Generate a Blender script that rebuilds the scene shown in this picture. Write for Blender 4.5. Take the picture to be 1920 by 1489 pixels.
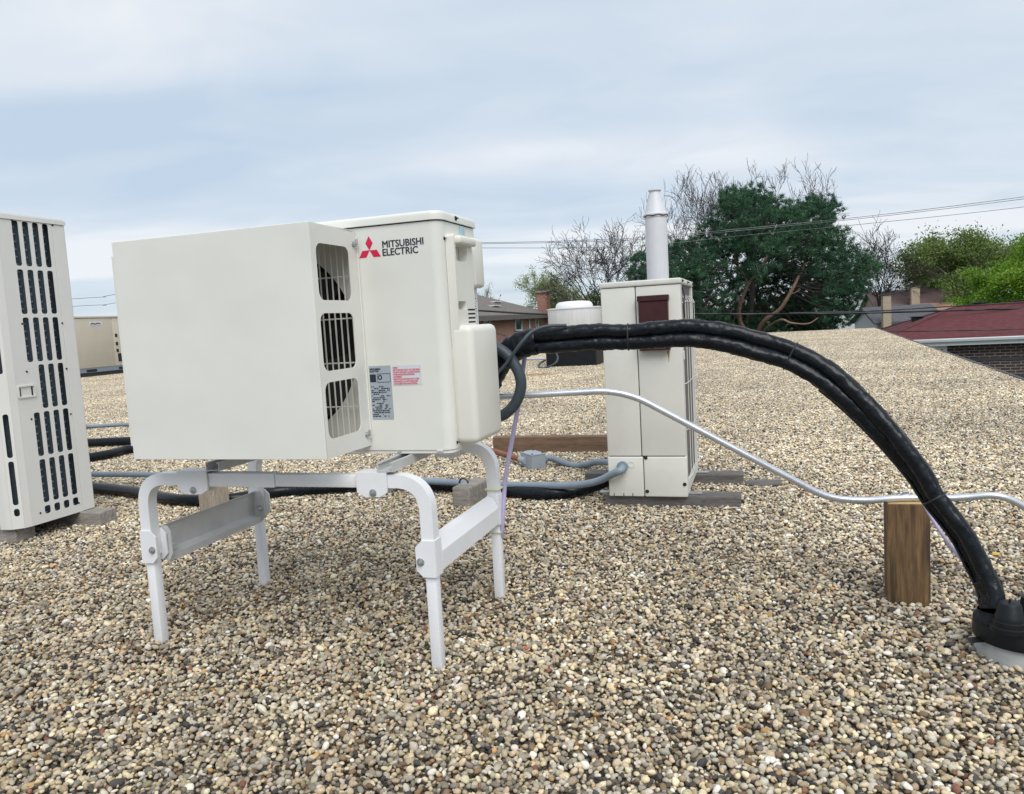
import bpy, bmesh, math, random
import numpy as np
from mathutils import Matrix, Vector, noise as mnoise

# ------------------------------------------------------------------ camera, sky, sun, exposure
scn = bpy.context.scene
for o in list(bpy.data.objects):
    bpy.data.objects.remove(o)
IW, IH, FPX, CAMZ = 1920.0, 1489.0, 1460.0, 1.11
PHI = math.atan(0.057)
TH = math.atan((744.5 - 602) * math.cos(PHI) / FPX)
Fv = Vector((0, math.cos(TH), -math.sin(TH)))
U0 = Vector((0, math.sin(TH), math.cos(TH)))
Rv = Vector((1, 0, 0)) * math.cos(PHI) - U0 * math.sin(PHI)
Uv = Vector((1, 0, 0)) * math.sin(PHI) + U0 * math.cos(PHI)
CO = Vector((0, 0, CAMZ))
camd = bpy.data.cameras.new('camera')
cam = bpy.data.objects.new('camera', camd)
scn.collection.objects.link(cam)
m = Matrix((Rv, Uv, -Fv)).transposed().to_4x4()
m.translation = CO
cam.matrix_world = m
camd.sensor_fit = 'HORIZONTAL'
camd.sensor_width = 36
camd.lens = 36 * FPX / IW
camd.clip_start = 0.05
camd.clip_end = 6000
scn.camera = cam
scn.render.resolution_x = 1024
scn.render.resolution_y = 794

SKYSEED = 68.2
SUN_EL, SUN_AZ = 48.0, 168.0          # azimuth clockwise from +Y: behind the camera, to its right
world = bpy.data.worlds.new('World')
scn.world = world
world.use_nodes = True
nt = world.node_tree
nt.nodes.clear()
def N(tree, typ, **kw):
    n = tree.nodes.new(typ)
    for k, v in kw.items():
        if k.startswith('i_'):
            n.inputs[k[2:].replace('_', ' ')].default_value = v
        elif k.startswith('n_'):
            n.inputs[int(k[2:])].default_value = v
        else:
            setattr(n, k, v)
    return n
def math_n(tree, op, a, b=None, clamp=False):
    n = tree.nodes.new('ShaderNodeMath'); n.operation = op; n.use_clamp = clamp
    for i, v in enumerate((a, b)):
        if v is None: continue
        if isinstance(v, (int, float)): n.inputs[i].default_value = v
        else: tree.links.new(v, n.inputs[i])
    return n.outputs[0]
def mix_c(tree, fac, a, b, mode='MIX'):
    n = tree.nodes.new('ShaderNodeMix'); n.data_type = 'RGBA'; n.blend_type = mode
    for sock, v in ((n.inputs[0], fac), (n.inputs[6], a), (n.inputs[7], b)):
        if isinstance(v, (int, float)): sock.default_value = v
        elif isinstance(v, tuple): sock.default_value = v if len(v) == 4 else (*v, 1)
        else: tree.links.new(v, sock)
    return n.outputs[2]
def ramp(tree, fac, stops):
    n = tree.nodes.new('ShaderNodeValToRGB')
    cr = n.color_ramp
    while len(cr.elements) < len(stops): cr.elements.new(0.5)
    for e, (p, c) in zip(cr.elements, stops):
        e.position = p
        e.color = (c, c, c, 1) if isinstance(c, (int, float)) else (*c, 1)
    tree.links.new(fac, n.inputs[0])
    return n.outputs[0]
def noise_n(tree, vec, scale, detail=4, rough=0.5, dist=0.0):
    n = tree.nodes.new('ShaderNodeTexNoise')
    n.inputs['Scale'].default_value = scale; n.inputs['Detail'].default_value = detail
    n.inputs['Roughness'].default_value = rough; n.inputs['Distortion'].default_value = dist
    if vec is not None: tree.links.new(vec, n.inputs['Vector'])
    return n.outputs[0]

sky = N(nt, 'ShaderNodeTexSky', sky_type='NISHITA', sun_disc=False)
sky.sun_elevation = math.radians(SUN_EL)
sky.sun_rotation = math.radians(SUN_AZ)
tc = N(nt, 'ShaderNodeTexCoord')
sep = N(nt, 'ShaderNodeSeparateXYZ')
nt.links.new(tc.outputs['Generated'], sep.inputs[0])
zc = math_n(nt, 'ADD', math_n(nt, 'MAXIMUM', sep.outputs[2], 0.0), 0.10)
cx = math_n(nt, 'DIVIDE', sep.outputs[0], zc)
cy = math_n(nt, 'DIVIDE', sep.outputs[1], zc)
comb = N(nt, 'ShaderNodeCombineXYZ')
nt.links.new(math_n(nt, 'ADD', math_n(nt, 'MULTIPLY', cx, 0.30), math_n(nt, 'MULTIPLY', cy, -0.06)), comb.inputs[0])
nt.links.new(cy, comb.inputs[1])
comb.inputs[2].default_value = SKYSEED
n1 = noise_n(nt, comb.outputs[0], 0.80, 3, 0.42, 0.25)
comb2 = N(nt, 'ShaderNodeCombineXYZ')
nt.links.new(math_n(nt, 'MULTIPLY', cx, 0.85), comb2.inputs[0]); nt.links.new(cy, comb2.inputs[1]); comb2.inputs[2].default_value = SKYSEED + 5
n2 = noise_n(nt, comb2.outputs[0], 1.7, 6, 0.52, 0.5)
cl = math_n(nt, 'ADD', math_n(nt, 'MULTIPLY', n1, 0.74), math_n(nt, 'MULTIPLY', n2, 0.26))
cl = ramp(nt, cl, [(0.37, 0.0), (0.50, 0.45), (0.61, 1.0)])
cloud = mix_c(nt, cl, (3.45, 4.2, 5.05), (5.35, 5.55, 5.85))
thin = ramp(nt, sep.outputs[2], [(0.0, 0.80), (0.12, 0.94), (0.4, 0.98)])
skycol = mix_c(nt, thin, sky.outputs[0], cloud)
bg = N(nt, 'ShaderNodeBackground')
bg.inputs[1].default_value = 0.1
nt.links.new(skycol, bg.inputs[0])
nt.links.new(bg.outputs[0], N(nt, 'ShaderNodeOutputWorld').inputs[0])

sund = bpy.data.lights.new('sun', 'SUN')
sund.energy = 1.5
sund.angle = math.radians(40)
sund.color = (1.0, 0.965, 0.91)
sun = bpy.data.objects.new('sun', sund)
scn.collection.objects.link(sun)
az, el = math.radians(SUN_AZ), math.radians(SUN_EL)
tosun = Vector((math.sin(az) * math.cos(el), math.cos(az) * math.cos(el), math.sin(el)))
sun.rotation_euler = tosun.to_track_quat('Z', 'Y').to_euler()
scn.view_settings.view_transform = 'Standard'
scn.view_settings.look = 'None'
scn.view_settings.exposure = 0.68
scn.view_settings.gamma = 1.0
scn.view_settings.use_curve_mapping = False

# ------------------------------------------------------------------ pixel helpers (a pixel gives a direction only)
def ray(x, y):
    return Fv + Rv * ((x - IW / 2) / FPX) - Uv * ((y - IH / 2) / FPX)
def ground(x, y, z=0.0):
    d = ray(x, y); return CO + d * ((z - CAMZ) / d.z)
def at(x, y, Y):
    d = ray(x, y); return CO + d * (Y / d.y)
def hit(x, y, P0, n):
    d = ray(x, y); return CO + d * ((P0 - CO).dot(n) / d.dot(n))

# ------------------------------------------------------------------ object helpers
COL = scn.collection
ID = Matrix.Identity(4)
def frame(loc, yaw_deg):
    return Matrix.Translation(Vector(loc)) @ Matrix.Rotation(math.radians(yaw_deg), 4, 'Z')
def tag(o, label=None, cat=None, group=None, kind=None):
    if label: o['label'] = label
    if cat: o['category'] = cat
    if group: o['group'] = group
    if kind: o['kind'] = kind
    return o
def thing(name, label, cat, mat=ID, group=None):
    o = bpy.data.objects.new(name, None)
    o.empty_display_size = 0.1
    COL.objects.link(o)
    o.matrix_world = mat
    ROOTM[o.name] = mat.copy()
    return tag(o, label, cat, group)
ROOTM = {}
def tomesh(g, name):
    if isinstance(g, bmesh.types.BMesh):
        me = bpy.data.meshes.new(name); g.to_mesh(me); g.free(); return me
    return g
def part(name, g, mat, parent=None, fr=ID, smooth=None):
    """one mesh object; geometry given in frame fr, stored in the root's own frame"""
    me = tomesh(g, name); me.name = name
    top = parent
    while top is not None and top.parent is not None: top = top.parent
    R = ROOTM.get(top.name, ID) if top is not None else ID
    me.transform(R.inverted() @ fr)
    if smooth is not None:
        try:
            me.set_sharp_from_angle(angle=math.radians(smooth))
        except Exception:
            pass
        me.polygons.foreach_set('use_smooth', [True] * len(me.polygons))
        if hasattr(me, 'set_sharp_from_angle'): me.set_sharp_from_angle(angle=math.radians(smooth))
    me.materials.clear(); me.materials.append(mat)
    o = bpy.data.objects.new(name, me); COL.objects.link(o)
    if parent is not None: o.parent = parent
    return o
def one(name, g, mat, label, cat, base, fr=ID, smooth=None, group=None, yaw=0.0):
    """a thing that is a single mesh: origin at base"""
    me = tomesh(g, name); me.name = name
    R = frame(base, yaw)
    me.transform(R.inverted() @ fr)
    if smooth is not None:
        me.polygons.foreach_set('use_smooth', [True] * len(me.polygons)); me.set_sharp_from_angle(angle=math.radians(smooth))
    me.materials.append(mat)
    o = bpy.data.objects.new(name, me); COL.objects.link(o); o.matrix_world = R
    return tag(o, label, cat, group)

def box(bm, x0, x1, y0, y1, z0, z1, bev=0.0, seg=2):
    vs = [bm.verts.new((x, y, z)) for z in (z0, z1) for y in (y0, y1) for x in (x0, x1)]
    fs = [bm.faces.new([vs[i] for i in f]) for f in ((0, 2, 3, 1), (4, 5, 7, 6), (0, 1, 5, 4), (2, 6, 7, 3), (0, 4, 6, 2), (1, 3, 7, 5))]
    if bev > 0:
        es = list({e for f in fs for e in f.edges})
        bmesh.ops.bevel(bm, geom=es, offset=bev, segments=seg, affect='EDGES', profile=0.5, clamp_overlap=True)
    return bm
def mkbox(*a, **k):
    return box(bmesh.new(), *a, **k)
def prism(bm, pts, axis, a0, a1):
    """extrude a 2D polygon along axis ('x','y','z')"""
    def v3(p, a):
        return {'x': (a, p[0], p[1]), 'y': (p[0], a, p[1]), 'z': (p[0], p[1], a)}[axis]
    A = [bm.verts.new(v3(p, a0)) for p in pts]; B = [bm.verts.new(v3(p, a1)) for p in pts]
    n = len(pts)
    fs = [bm.faces.new(A), bm.faces.new(list(reversed(B)))]
    for i in range(n): fs.append(bm.faces.new((A[i], B[i], B[(i + 1) % n], A[(i + 1) % n])))
    bmesh.ops.recalc_face_normals(bm, faces=fs)
    return bm
def cyl(bm, p0, p1, r0, r1=None, n=16, cap=True):
    r1 = r0 if r1 is None else r1
    p0, p1 = Vector(p0), Vector(p1); d = (p1 - p0).normalized()
    a = d.orthogonal().normalized(); b = d.cross(a)
    A = [bm.verts.new(p0 + (a * math.cos(t) + b * math.sin(t)) * r0) for t in [2 * math.pi * i / n for i in range(n)]]
    B = [bm.verts.new(p1 + (a * math.cos(t) + b * math.sin(t)) * r1) for t in [2 * math.pi * i / n for i in range(n)]]
    for i in range(n): bm.faces.new((A[i], A[(i + 1) % n], B[(i + 1) % n], B[i]))
    if cap: bm.faces.new(list(reversed(A))); bm.faces.new(B)
    return bm
def lathe(bm, c, prof, n=32):
    c = Vector(c); rings = []
    for r, z in prof:
        rings.append([bm.verts.new(c + Vector((max(r, 1e-4) * math.cos(2 * math.pi * i / n), max(r, 1e-4) * math.sin(2 * math.pi * i / n), z))) for i in range(n)])
    for A, B in zip(rings, rings[1:]):
        for i in range(n): bm.faces.new((A[i], A[(i + 1) % n], B[(i + 1) % n], B[i]))
    return bm
def spline(pts, per=8):
    P = [Vector(p) for p in pts]; P = [P[0] * 2 - P[1]] + P + [P[-1] * 2 - P[-2]]
    out = []
    for i in range(1, len(P) - 2):
        for k in range(per):
            t = k / per; a, b, c, d = P[i - 1], P[i], P[i + 1], P[i + 2]
            out.append(0.5 * ((2 * b) + (c - a) * t + (2 * a - 5 * b + 4 * c - d) * t * t + (3 * b - a - 3 * c + d) * t ** 3))
    out.append(P[-2]); return out
def fillet(pts, r, seg=8):
    """polyline with rounded corners"""
    P = [Vector(p) for p in pts]; out = [P[0]]
    for i in range(1, len(P) - 1):
        a, b, c = P[i - 1], P[i], P[i + 1]
        u, v = (a - b), (c - b)
        rr = min(r, u.length * 0.48, v.length * 0.48)
        s, e = b + u.normalized() * rr, b + v.normalized() * rr
        for k in range(seg + 1):
            t = k / seg; out.append(s * (1 - t) ** 2 + b * 2 * t * (1 - t) + e * t * t)
    out.append(P[-1]); return out
def tube(bm, path, rad, n=14, shape=None, cap=True, square=False):
    P = [Vector(p) for p in path]; rings = []; nrm = None; L = 0.0
    for i, p in enumerate(P):
        d = (P[min(i + 1, len(P) - 1)] - P[max(i - 1, 0)]).normalized()
        if nrm is None:
            ref = Vector((0, 0, 1)) if abs(d.z) < 0.9 else Vector((0, 1, 0))
            nrm = (ref - d * ref.dot(d)).normalized()
        else:
            nrm = (nrm - d * nrm.dot(d)).normalized()
        bi = d.cross(nrm)
        if i: L += (p - P[i - 1]).length
        r = rad(i / (len(P) - 1)) if callable(rad) else rad
        ring = []
        for k in range(n):
            t = 2 * math.pi * (k + (0.5 if square else 0)) / n
            q = r * (shape(L, t) if shape else 1.0)
            if square: q *= math.sqrt(2)
            ring.append(bm.verts.new(p + (nrm * math.cos(t) + bi * math.sin(t)) * q))
        rings.append(ring)
    fs = []
    for A, B in zip(rings, rings[1:]):
        for k in range(n): fs.append(bm.faces.new((A[k], A[(k + 1) % n], B[(k + 1) % n], B[k])))
    if cap: fs += [bm.faces.new(list(reversed(rings[0]))), bm.faces.new(rings[-1])]
    bmesh.ops.recalc_face_normals(bm, faces=fs)
    return bm
def mktube(*a, **k): return tube(bmesh.new(), *a, **k)
def rrect(x0, x1, y0, y1, r, seg=5):
    out = []
    for cx_, cy_, a0 in ((x1 - r, y1 - r, 0), (x0 + r, y1 - r, 90), (x0 + r, y0 + r, 180), (x1 - r, y0 + r, 270)):
        for k in range(seg + 1):
            a = math.radians(a0 + 90 * k / seg); out.append((cx_ + r * math.cos(a), cy_ + r * math.sin(a)))
    return out
def circle(cx_, cy_, r, n=40):
    return [(cx_ + r * math.cos(2 * math.pi * i / n), cy_ + r * math.sin(2 * math.pi * i / n)) for i in range(n)]
def sheet(outer, holes, th):
    """flat sheet with holes, in XY, thickness th along Z (centred); returns a mesh"""
    cu = bpy.data.curves.new('sheet', 'CURVE'); cu.dimensions = '2D'; cu.fill_mode = 'BOTH'; cu.extrude = th / 2
    for poly in [outer] + list(holes):
        s = cu.splines.new('POLY'); s.points.add(len(poly) - 1)
        for p, q in zip(s.points, poly): p.co = (q[0], q[1], 0, 1)
        s.use_cyclic_u = True
    ob = bpy.data.objects.new('sheet', cu)
    me = bpy.data.meshes.new_from_object(ob)
    bpy.data.objects.remove(ob); bpy.data.curves.remove(cu)
    return me
def text_mesh(body, size, bold=0.0, align='LEFT', spacing=1.0, sx=1.0):
    cu = bpy.data.curves.new('text', 'FONT'); cu.body = body; cu.size = size; cu.offset = bold; cu.extrude = 0.0002
    cu.align_x = align; cu.space_character = spacing; cu.resolution_u = 3
    ob = bpy.data.objects.new('text', cu)
    me = bpy.data.meshes.new_from_object(ob)
    bpy.data.objects.remove(ob); bpy.data.curves.remove(cu)
    me.transform(Matrix.Diagonal((sx, 1, 1, 1)))
    return me
XZ = Matrix(((1, 0, 0, 0), (0, 0, -1, 0), (0, 1, 0, 0), (0, 0, 0, 1)))      # sheet XY -> XZ plane facing -Y
YZ = Matrix(((0, 0, 1, 0), (1, 0, 0, 0), (0, 1, 0, 0), (0, 0, 0, 1)))       # sheet XY -> YZ plane facing +X
def npmesh(name, V, F, col=None):
    me = bpy.data.meshes.new(name); k = F.shape[1]
    me.vertices.add(len(V)); me.vertices.foreach_set('co', np.ascontiguousarray(V, dtype=np.float32).ravel())
    me.loops.add(F.size); me.loops.foreach_set('vertex_index', np.ascontiguousarray(F, dtype=np.int32).ravel())
    me.polygons.add(len(F)); me.polygons.foreach_set('loop_start', np.arange(0, F.size, k, dtype=np.int32))
    try: me.polygons.foreach_set('loop_total', np.full(len(F), k, dtype=np.int32))
    except Exception: pass
    if col is not None:
        a = me.attributes.new('pcol', 'FLOAT_COLOR', 'POINT')
        a.data.foreach_set('color', np.concatenate([col, np.ones((len(col), 1))], 1).astype(np.float32).ravel())
    me.update(calc_edges=True)
    return me

# ------------------------------------------------------------------ materials
def mat(name, col, rough=0.5, metal=0.0, var=0.0, vscale=8.0, bump=0.0, bscale=60.0, dirt=0.0, dirtcol=(0.16, 0.13, 0.1), stretch=None, spec=0.5, vary_obj=0.0, wave=0.0):
    mt = bpy.data.materials.new(name); mt.use_nodes = True
    t = mt.node_tree; b = t.nodes['Principled BSDF']
    b.inputs['Roughness'].default_value = rough; b.inputs['Metallic'].default_value = metal
    b.inputs['Specular IOR Level'].default_value = spec
    co = N(t, 'ShaderNodeTexCoord').outputs['Object']
    if stretch:
        mp = N(t, 'ShaderNodeMapping'); mp.inputs['Scale'].default_value = stretch; t.links.new(co, mp.inputs[0]); co = mp.outputs[0]
    c = (*col, 1)
    out = None
    if var > 0:
        n = noise_n(t, co, vscale, 5, 0.6)
        f = ramp(t, n, [(0.3, 0.0), (0.7, 1.0)])
        out = mix_c(t, f, tuple(x * (1 - var) for x in col), tuple(min(1, x * (1 + var * 0.6)) for x in col))
    if dirt > 0:
        n = noise_n(t, co, vscale * 0.55, 8, 0.7, 0.6)
        f = ramp(t, n, [(0.52, 0.0), (0.75, dirt)])
        out = mix_c(t, f, out if out is not None else c, dirtcol)
    if vary_obj > 0:
        oi = N(t, 'ShaderNodeObjectInfo')
        hs = N(t, 'ShaderNodeHueSaturation')
        t.links.new(math_n(t, 'ADD', math_n(t, 'MULTIPLY', oi.outputs['Random'], 2 * vary_obj), 1 - vary_obj), hs.inputs['Value'])
        if out is not None: t.links.new(out, hs.inputs['Color'])
        else: hs.inputs['Color'].default_value = c
        out = hs.outputs[0]
    if out is not None: t.links.new(out, b.inputs['Base Color'])
    else: b.inputs['Base Color'].default_value = c
    if bump > 0:
        n = noise_n(t, co, bscale, 4, 0.6)
        bn = N(t, 'ShaderNodeBump'); bn.inputs['Strength'].default_value = bump; bn.inputs['Distance'].default_value = 0.01
        if wave > 0:
            b2 = N(t, 'ShaderNodeBump'); b2.inputs['Strength'].default_value = wave; b2.inputs['Distance'].default_value = 0.05
            t.links.new(noise_n(t, co, 2.6, 2, 0.4), b2.inputs['Height']); t.links.new(b2.outputs[0], bn.inputs['Normal'])
        t.links.new(n, bn.inputs['Height']); t.links.new(bn.outputs[0], b.inputs['Normal'])
        r = ramp(t, n, [(0.3, max(0, rough - 0.08)), (0.7, min(1, rough + 0.08))]); t.links.new(r, b.inputs['Roughness'])
    return mt
def wood_mat(name, dark, light, scale=14, axis=2, rough=0.8, streak=None):
    mt = bpy.data.materials.new(name); mt.use_nodes = True
    t = mt.node_tree; b = t.nodes['Principled BSDF']; b.inputs['Roughness'].default_value = rough
    co = N(t, 'ShaderNodeTexCoord').outputs['Object']
    s = [1.0, 1.0, 1.0]; s[axis] = 0.09
    mp = N(t, 'ShaderNodeMapping'); mp.inputs['Scale'].default_value = s; t.links.new(co, mp.inputs[0])
    n = noise_n(t, mp.outputs[0], scale * 3, 6, 0.65, 0.6)
    f = ramp(t, n, [(0.3, 0.0), (0.7, 1.0)])
    c = mix_c(t, f, dark, light)
    n2 = noise_n(t, mp.outputs[0], scale * 12, 4, 0.7)
    c = mix_c(t, ramp(t, n2, [(0.35, 0.55), (0.55, 0.0)]), c, tuple(x * 0.45 for x in dark))
    if streak:
        n3 = noise_n(t, mp.outputs[0], scale * 2.2, 3, 0.5, 0.3)
        c = mix_c(t, ramp(t, n3, [(0.48, 0.0), (0.60, 0.75)]), c, streak)
    n4 = noise_n(t, co, 9, 4, 0.7)
    c = mix_c(t, ramp(t, n4, [(0.6, 0.0), (0.75, 0.45)]), c, tuple(x * 0.35 for x in dark))
    t.links.new(c, b.inputs['Base Color'])
    bn = N(t, 'ShaderNodeBump'); bn.inputs['Strength'].default_value = 0.5; bn.inputs['Distance'].default_value = 0.004
    t.links.new(n2, bn.inputs['Height']); t.links.new(bn.outputs[0], b.inputs['Normal'])
    return mt
M = {}
M['ivory'] = mat('ivory_enamel', (0.735, 0.735, 0.69), 0.38, var=0.035, vscale=2.5, bump=0.03, bscale=220, wave=0.25, dirt=0.05, dirtcol=(0.5, 0.46, 0.38))
M['ivory_plastic'] = mat('ivory_plastic', (0.735, 0.725, 0.665), 0.5, var=0.03, vscale=5)
M['ivory_old'] = mat('aged_ivory_enamel', (0.665, 0.66, 0.61), 0.5, var=0.06, vscale=4, dirt=0.16, dirtcol=(0.30, 0.26, 0.2), bump=0.04, bscale=120, wave=0.2)
M['ivory_vrf'] = mat('pale_ivory_enamel', (0.70, 0.695, 0.67), 0.42, var=0.04, vscale=3)
M['white'] = mat('white_powder_coat', (0.79, 0.80, 0.83), 0.36, var=0.03, vscale=8, bump=0.05, bscale=300)
M['white_scuff'] = mat('scuffed_white_coat', (0.52, 0.53, 0.53), 0.5, var=0.08, vscale=14, dirt=0.2, dirtcol=(0.33, 0.31, 0.28), bump=0.08, bscale=150)
M['flue'] = mat('white_flue_paint', (0.66, 0.67, 0.71), 0.45, var=0.05, vscale=6, dirt=0.10, dirtcol=(0.4, 0.38, 0.36))
M['galv'] = mat('galvanised_steel', (0.52, 0.54, 0.56), 0.34, 0.85, var=0.15, vscale=30, bump=0.08, bscale=90)
M['emt'] = mat('conduit_steel', (0.63, 0.66, 0.71), 0.34, 0.7, var=0.1, vscale=12, bump=0.03, bscale=60)
M['dark'] = mat('dark_void', (0.012, 0.014, 0.017), 0.7)
M['fanblade'] = mat('dark_fan_plastic', (0.03, 0.032, 0.035), 0.45)
M['coil'] = mat('coil_fins', (0.06, 0.085, 0.11), 0.5, 0.4, var=0.3, vscale=40)
M['coil_grey'] = mat('grey_coil_fins', (0.13, 0.13, 0.13), 0.55, 0.4, var=0.25, vscale=30, stretch=(1, 1, 0.3))
M['copper_tip'] = mat('coil_bends', (0.26, 0.32, 0.36), 0.35, 0.6)
M['wrap'] = mat('black_vinyl_wrap', (0.005, 0.008, 0.012), 0.28, var=0.3, vscale=20, bump=0.18, bscale=40, spec=0.28)
M['wraptape'] = mat('black_tape', (0.006, 0.007, 0.009), 0.42, bump=0.8, bscale=70, spec=0.3)
M['rubber'] = mat('black_rubber', (0.009, 0.011, 0.013), 0.5, var=0.3, vscale=18, bump=0.08, bscale=80, spec=0.25)
M['cable'] = mat('black_cable', (0.012, 0.014, 0.017), 0.5)
M['flex'] = mat('slate_flexible_conduit', (0.045, 0.062, 0.078), 0.5, var=0.2, vscale=12)
M['pvc'] = mat('grey_blue_pvc', (0.21, 0.265, 0.325), 0.45, var=0.12, vscale=9, dirt=0.15, dirtcol=(0.2, 0.18, 0.15))
M['jbox'] = mat('grey_box_plastic', (0.33, 0.37, 0.42), 0.5, var=0.06, vscale=9)
M['rustpipe'] = mat('rusty_pipe', (0.26, 0.10, 0.055), 0.8, var=0.4, vscale=30, dirt=0.8, dirtcol=(0.38, 0.36, 0.34))
M['maroon'] = mat('maroon_paint', (0.042, 0.006, 0.007), 0.4, var=0.3, vscale=12, bump=0.1, bscale=60)
M['tie'] = mat('pale_yellow_tie', (0.62, 0.66, 0.42), 0.5)
M['lavender'] = mat('lavender_tube', (0.46, 0.42, 0.62), 0.4, var=0.1, vscale=8)
M['red'] = mat('red_print', (0.62, 0.012, 0.065), 0.45)
M['ink'] = mat('dark_ink', (0.014, 0.02, 0.035), 0.5)
M['redink'] = mat('red_ink', (0.66, 0.10, 0.15), 0.5)
M['plate'] = mat('silver_label', (0.36, 0.41, 0.46), 0.45, var=0.05, vscale=30)
M['paper'] = mat('white_label', (0.62, 0.66, 0.71), 0.5)
M['bluetape'] = mat('pale_blue_tape', (0.36, 0.55, 0.62), 0.5)
M['wood_post'] = wood_mat('brown_treated_post', (0.09, 0.052, 0.024), (0.27, 0.16, 0.07), 9, 2, streak=(0.014, 0.012, 0.010))
M['wood_fresh'] = mat('fresh_cut_wood', (0.52, 0.37, 0.17), 0.7, var=0.15, vscale=60)
M['wood_grey'] = wood_mat('weathered_grey_wood', (0.20, 0.18, 0.16), (0.40, 0.37, 0.33), 14, 0)
M['wood_dark'] = wood_mat('dark_weathered_wood', (0.09, 0.085, 0.08), (0.20, 0.19, 0.18), 14, 0)
M['wood_pale'] = wood_mat('pale_weathered_post', (0.26, 0.21, 0.16), (0.45, 0.39, 0.32), 16, 2)
M['wood_brown'] = wood_mat('brown_timber', (0.13, 0.075, 0.045), (0.24, 0.155, 0.10), 10, 0)
M['alum'] = mat('spun_aluminium', (0.74, 0.74, 0.745), 0.42, 0.12, var=0.12, vscale=5, stretch=(6, 6, 0.3))
M['alum_white'] = mat('pale_fan_cap', (0.76, 0.77, 0.79), 0.45, 0.05)
M['tan'] = mat('tan_enamel', (0.54, 0.50, 0.41), 0.5, var=0.06, vscale=2)
M['bark'] = mat('dark_bark', (0.085, 0.07, 0.068), 0.9, var=0.3, vscale=10)
M['bark_dark'] = mat('blackish_bark', (0.045, 0.036, 0.036), 0.9, var=0.3, vscale=10)
M['bark_pine'] = mat('red_brown_pine_bark', (0.30, 0.185, 0.135), 0.9, var=0.35, vscale=5, bump=0.6, bscale=12)
M['bark_grey'] = mat('grey_bark', (0.12, 0.10, 0.09), 0.9, var=0.3, vscale=10)
def leaf_mat(name, a, b, scale=0.6, trans=0.25):
    mt = bpy.data.materials.new(name); mt.use_nodes = True
    t = mt.node_tree; p = t.nodes['Principled BSDF']; p.inputs['Roughness'].default_value = 0.6
    p.inputs['Specular IOR Level'].default_value = 0.3
    co = N(t, 'ShaderNodeTexCoord').outputs['Object']
    f = ramp(t, noise_n(t, co, scale, 4, 0.7), [(0.35, 0.0), (0.65, 1.0)])
    g = ramp(t, noise_n(t, co, scale * 9, 2, 0.5), [(0.35, 0.0), (0.65, 1.0)])
    c = mix_c(t, f, a, b)
    c = mix_c(t, math_n(t, 'MULTIPLY', g, 0.45), c, tuple(x * 0.6 for x in a))
    t.links.new(c, p.inputs['Base Color'])
    tr = N(t, 'ShaderNodeBsdfTranslucent'); t.links.new(c, tr.inputs[0])
    mx = N(t, 'ShaderNodeMixShader'); mx.inputs[0].default_value = trans
    t.links.new(p.outputs[0], mx.inputs[1]); t.links.new(tr.outputs[0], mx.inputs[2])
    t.links.new(mx.outputs[0], t.nodes['Material Output'].inputs[0])
    return mt
M['needles'] = leaf_mat('pine_needles', (0.024, 0.082, 0.048), (0.085, 0.185, 0.090), 0.55, 0.18)
M['leaf_bright'] = leaf_mat('bright_spring_leaves', (0.13, 0.29, 0.022), (0.25, 0.40, 0.045), 0.5, 0.35)
M['leaf_mid'] = leaf_mat('mid_green_leaves', (0.135, 0.215, 0.055), (0.23, 0.31, 0.09), 0.4, 0.3)
M['leaf_pale'] = leaf_mat('pale_spring_buds', (0.30, 0.38, 0.15), (0.42, 0.49, 0.25), 0.5, 0.4)
M['leaf_dull'] = leaf_mat('dull_green_leaves', (0.055, 0.09, 0.03), (0.10, 0.135, 0.045), 0.4, 0.25)
def brick_mat(name, c1, c2, mortar, sx=1.0):
    mt = bpy.data.materials.new(name); mt.use_nodes = True
    t = mt.node_tree; p = t.nodes['Principled BSDF']; p.inputs['Roughness'].default_value = 0.85
    g = N(t, 'ShaderNodeTexCoord').outputs['Object']
    s = N(t, 'ShaderNodeSeparateXYZ'); t.links.new(g, s.inputs[0])
    cb = N(t, 'ShaderNodeCombineXYZ')
    t.links.new(math_n(t, 'ADD', s.outputs[0], s.outputs[1]), cb.inputs[0]); t.links.new(s.outputs[2], cb.inputs[1])
    b = N(t, 'ShaderNodeTexBrick'); t.links.new(cb.outputs[0], b.inputs['Vector'])
    b.inputs['Color1'].default_value = (*c1, 1); b.inputs['Color2'].default_value = (*c2, 1); b.inputs['Mortar'].default_value = (*mortar, 1)
    b.inputs['Scale'].default_value = 1.0; b.inputs['Brick Width'].default_value = 0.30 * sx; b.inputs['Row Height'].default_value = 0.10 * sx
    b.inputs['Mortar Size'].default_value = 0.013 * sx; b.inputs['Bias'].default_value = -0.2
    f = ramp(t, noise_n(t, g, 1.2, 5, 0.6), [(0.3, 0.0), (0.7, 1.0)])
    c = mix_c(t, math_n(t, 'MULTIPLY', f, 0.4), b.outputs[0], tuple(x * 0.7 for x in c1))
    t.links.new(c, p.inputs['Base Color'])
    bn = N(t, 'ShaderNodeBump'); bn.inputs['Strength'].default_value = 0.6; bn.inputs['Distance'].default_value = 0.01; bn.invert = True
    t.links.new(b.outputs['Fac'], bn.inputs['Height']); t.links.new(bn.outputs[0], p.inputs['Normal'])
    return mt
M['brick_dark'] = brick_mat('dark_brown_brick', (0.045, 0.028, 0.026), (0.085, 0.045, 0.036), (0.27, 0.25, 0.23), 1.25)
M['brick_salmon'] = brick_mat('salmon_brick', (0.36, 0.165, 0.115), (0.42, 0.20, 0.14), (0.40, 0.28, 0.22))
M['brick_tan'] = brick_mat('tan_brick', (0.45, 0.36, 0.25), (0.50, 0.41, 0.30), (0.5, 0.45, 0.38))
M['brick_rose'] = brick_mat('rose_brick', (0.30, 0.19, 0.16), (0.36, 0.23, 0.19), (0.4, 0.33, 0.3))
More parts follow.
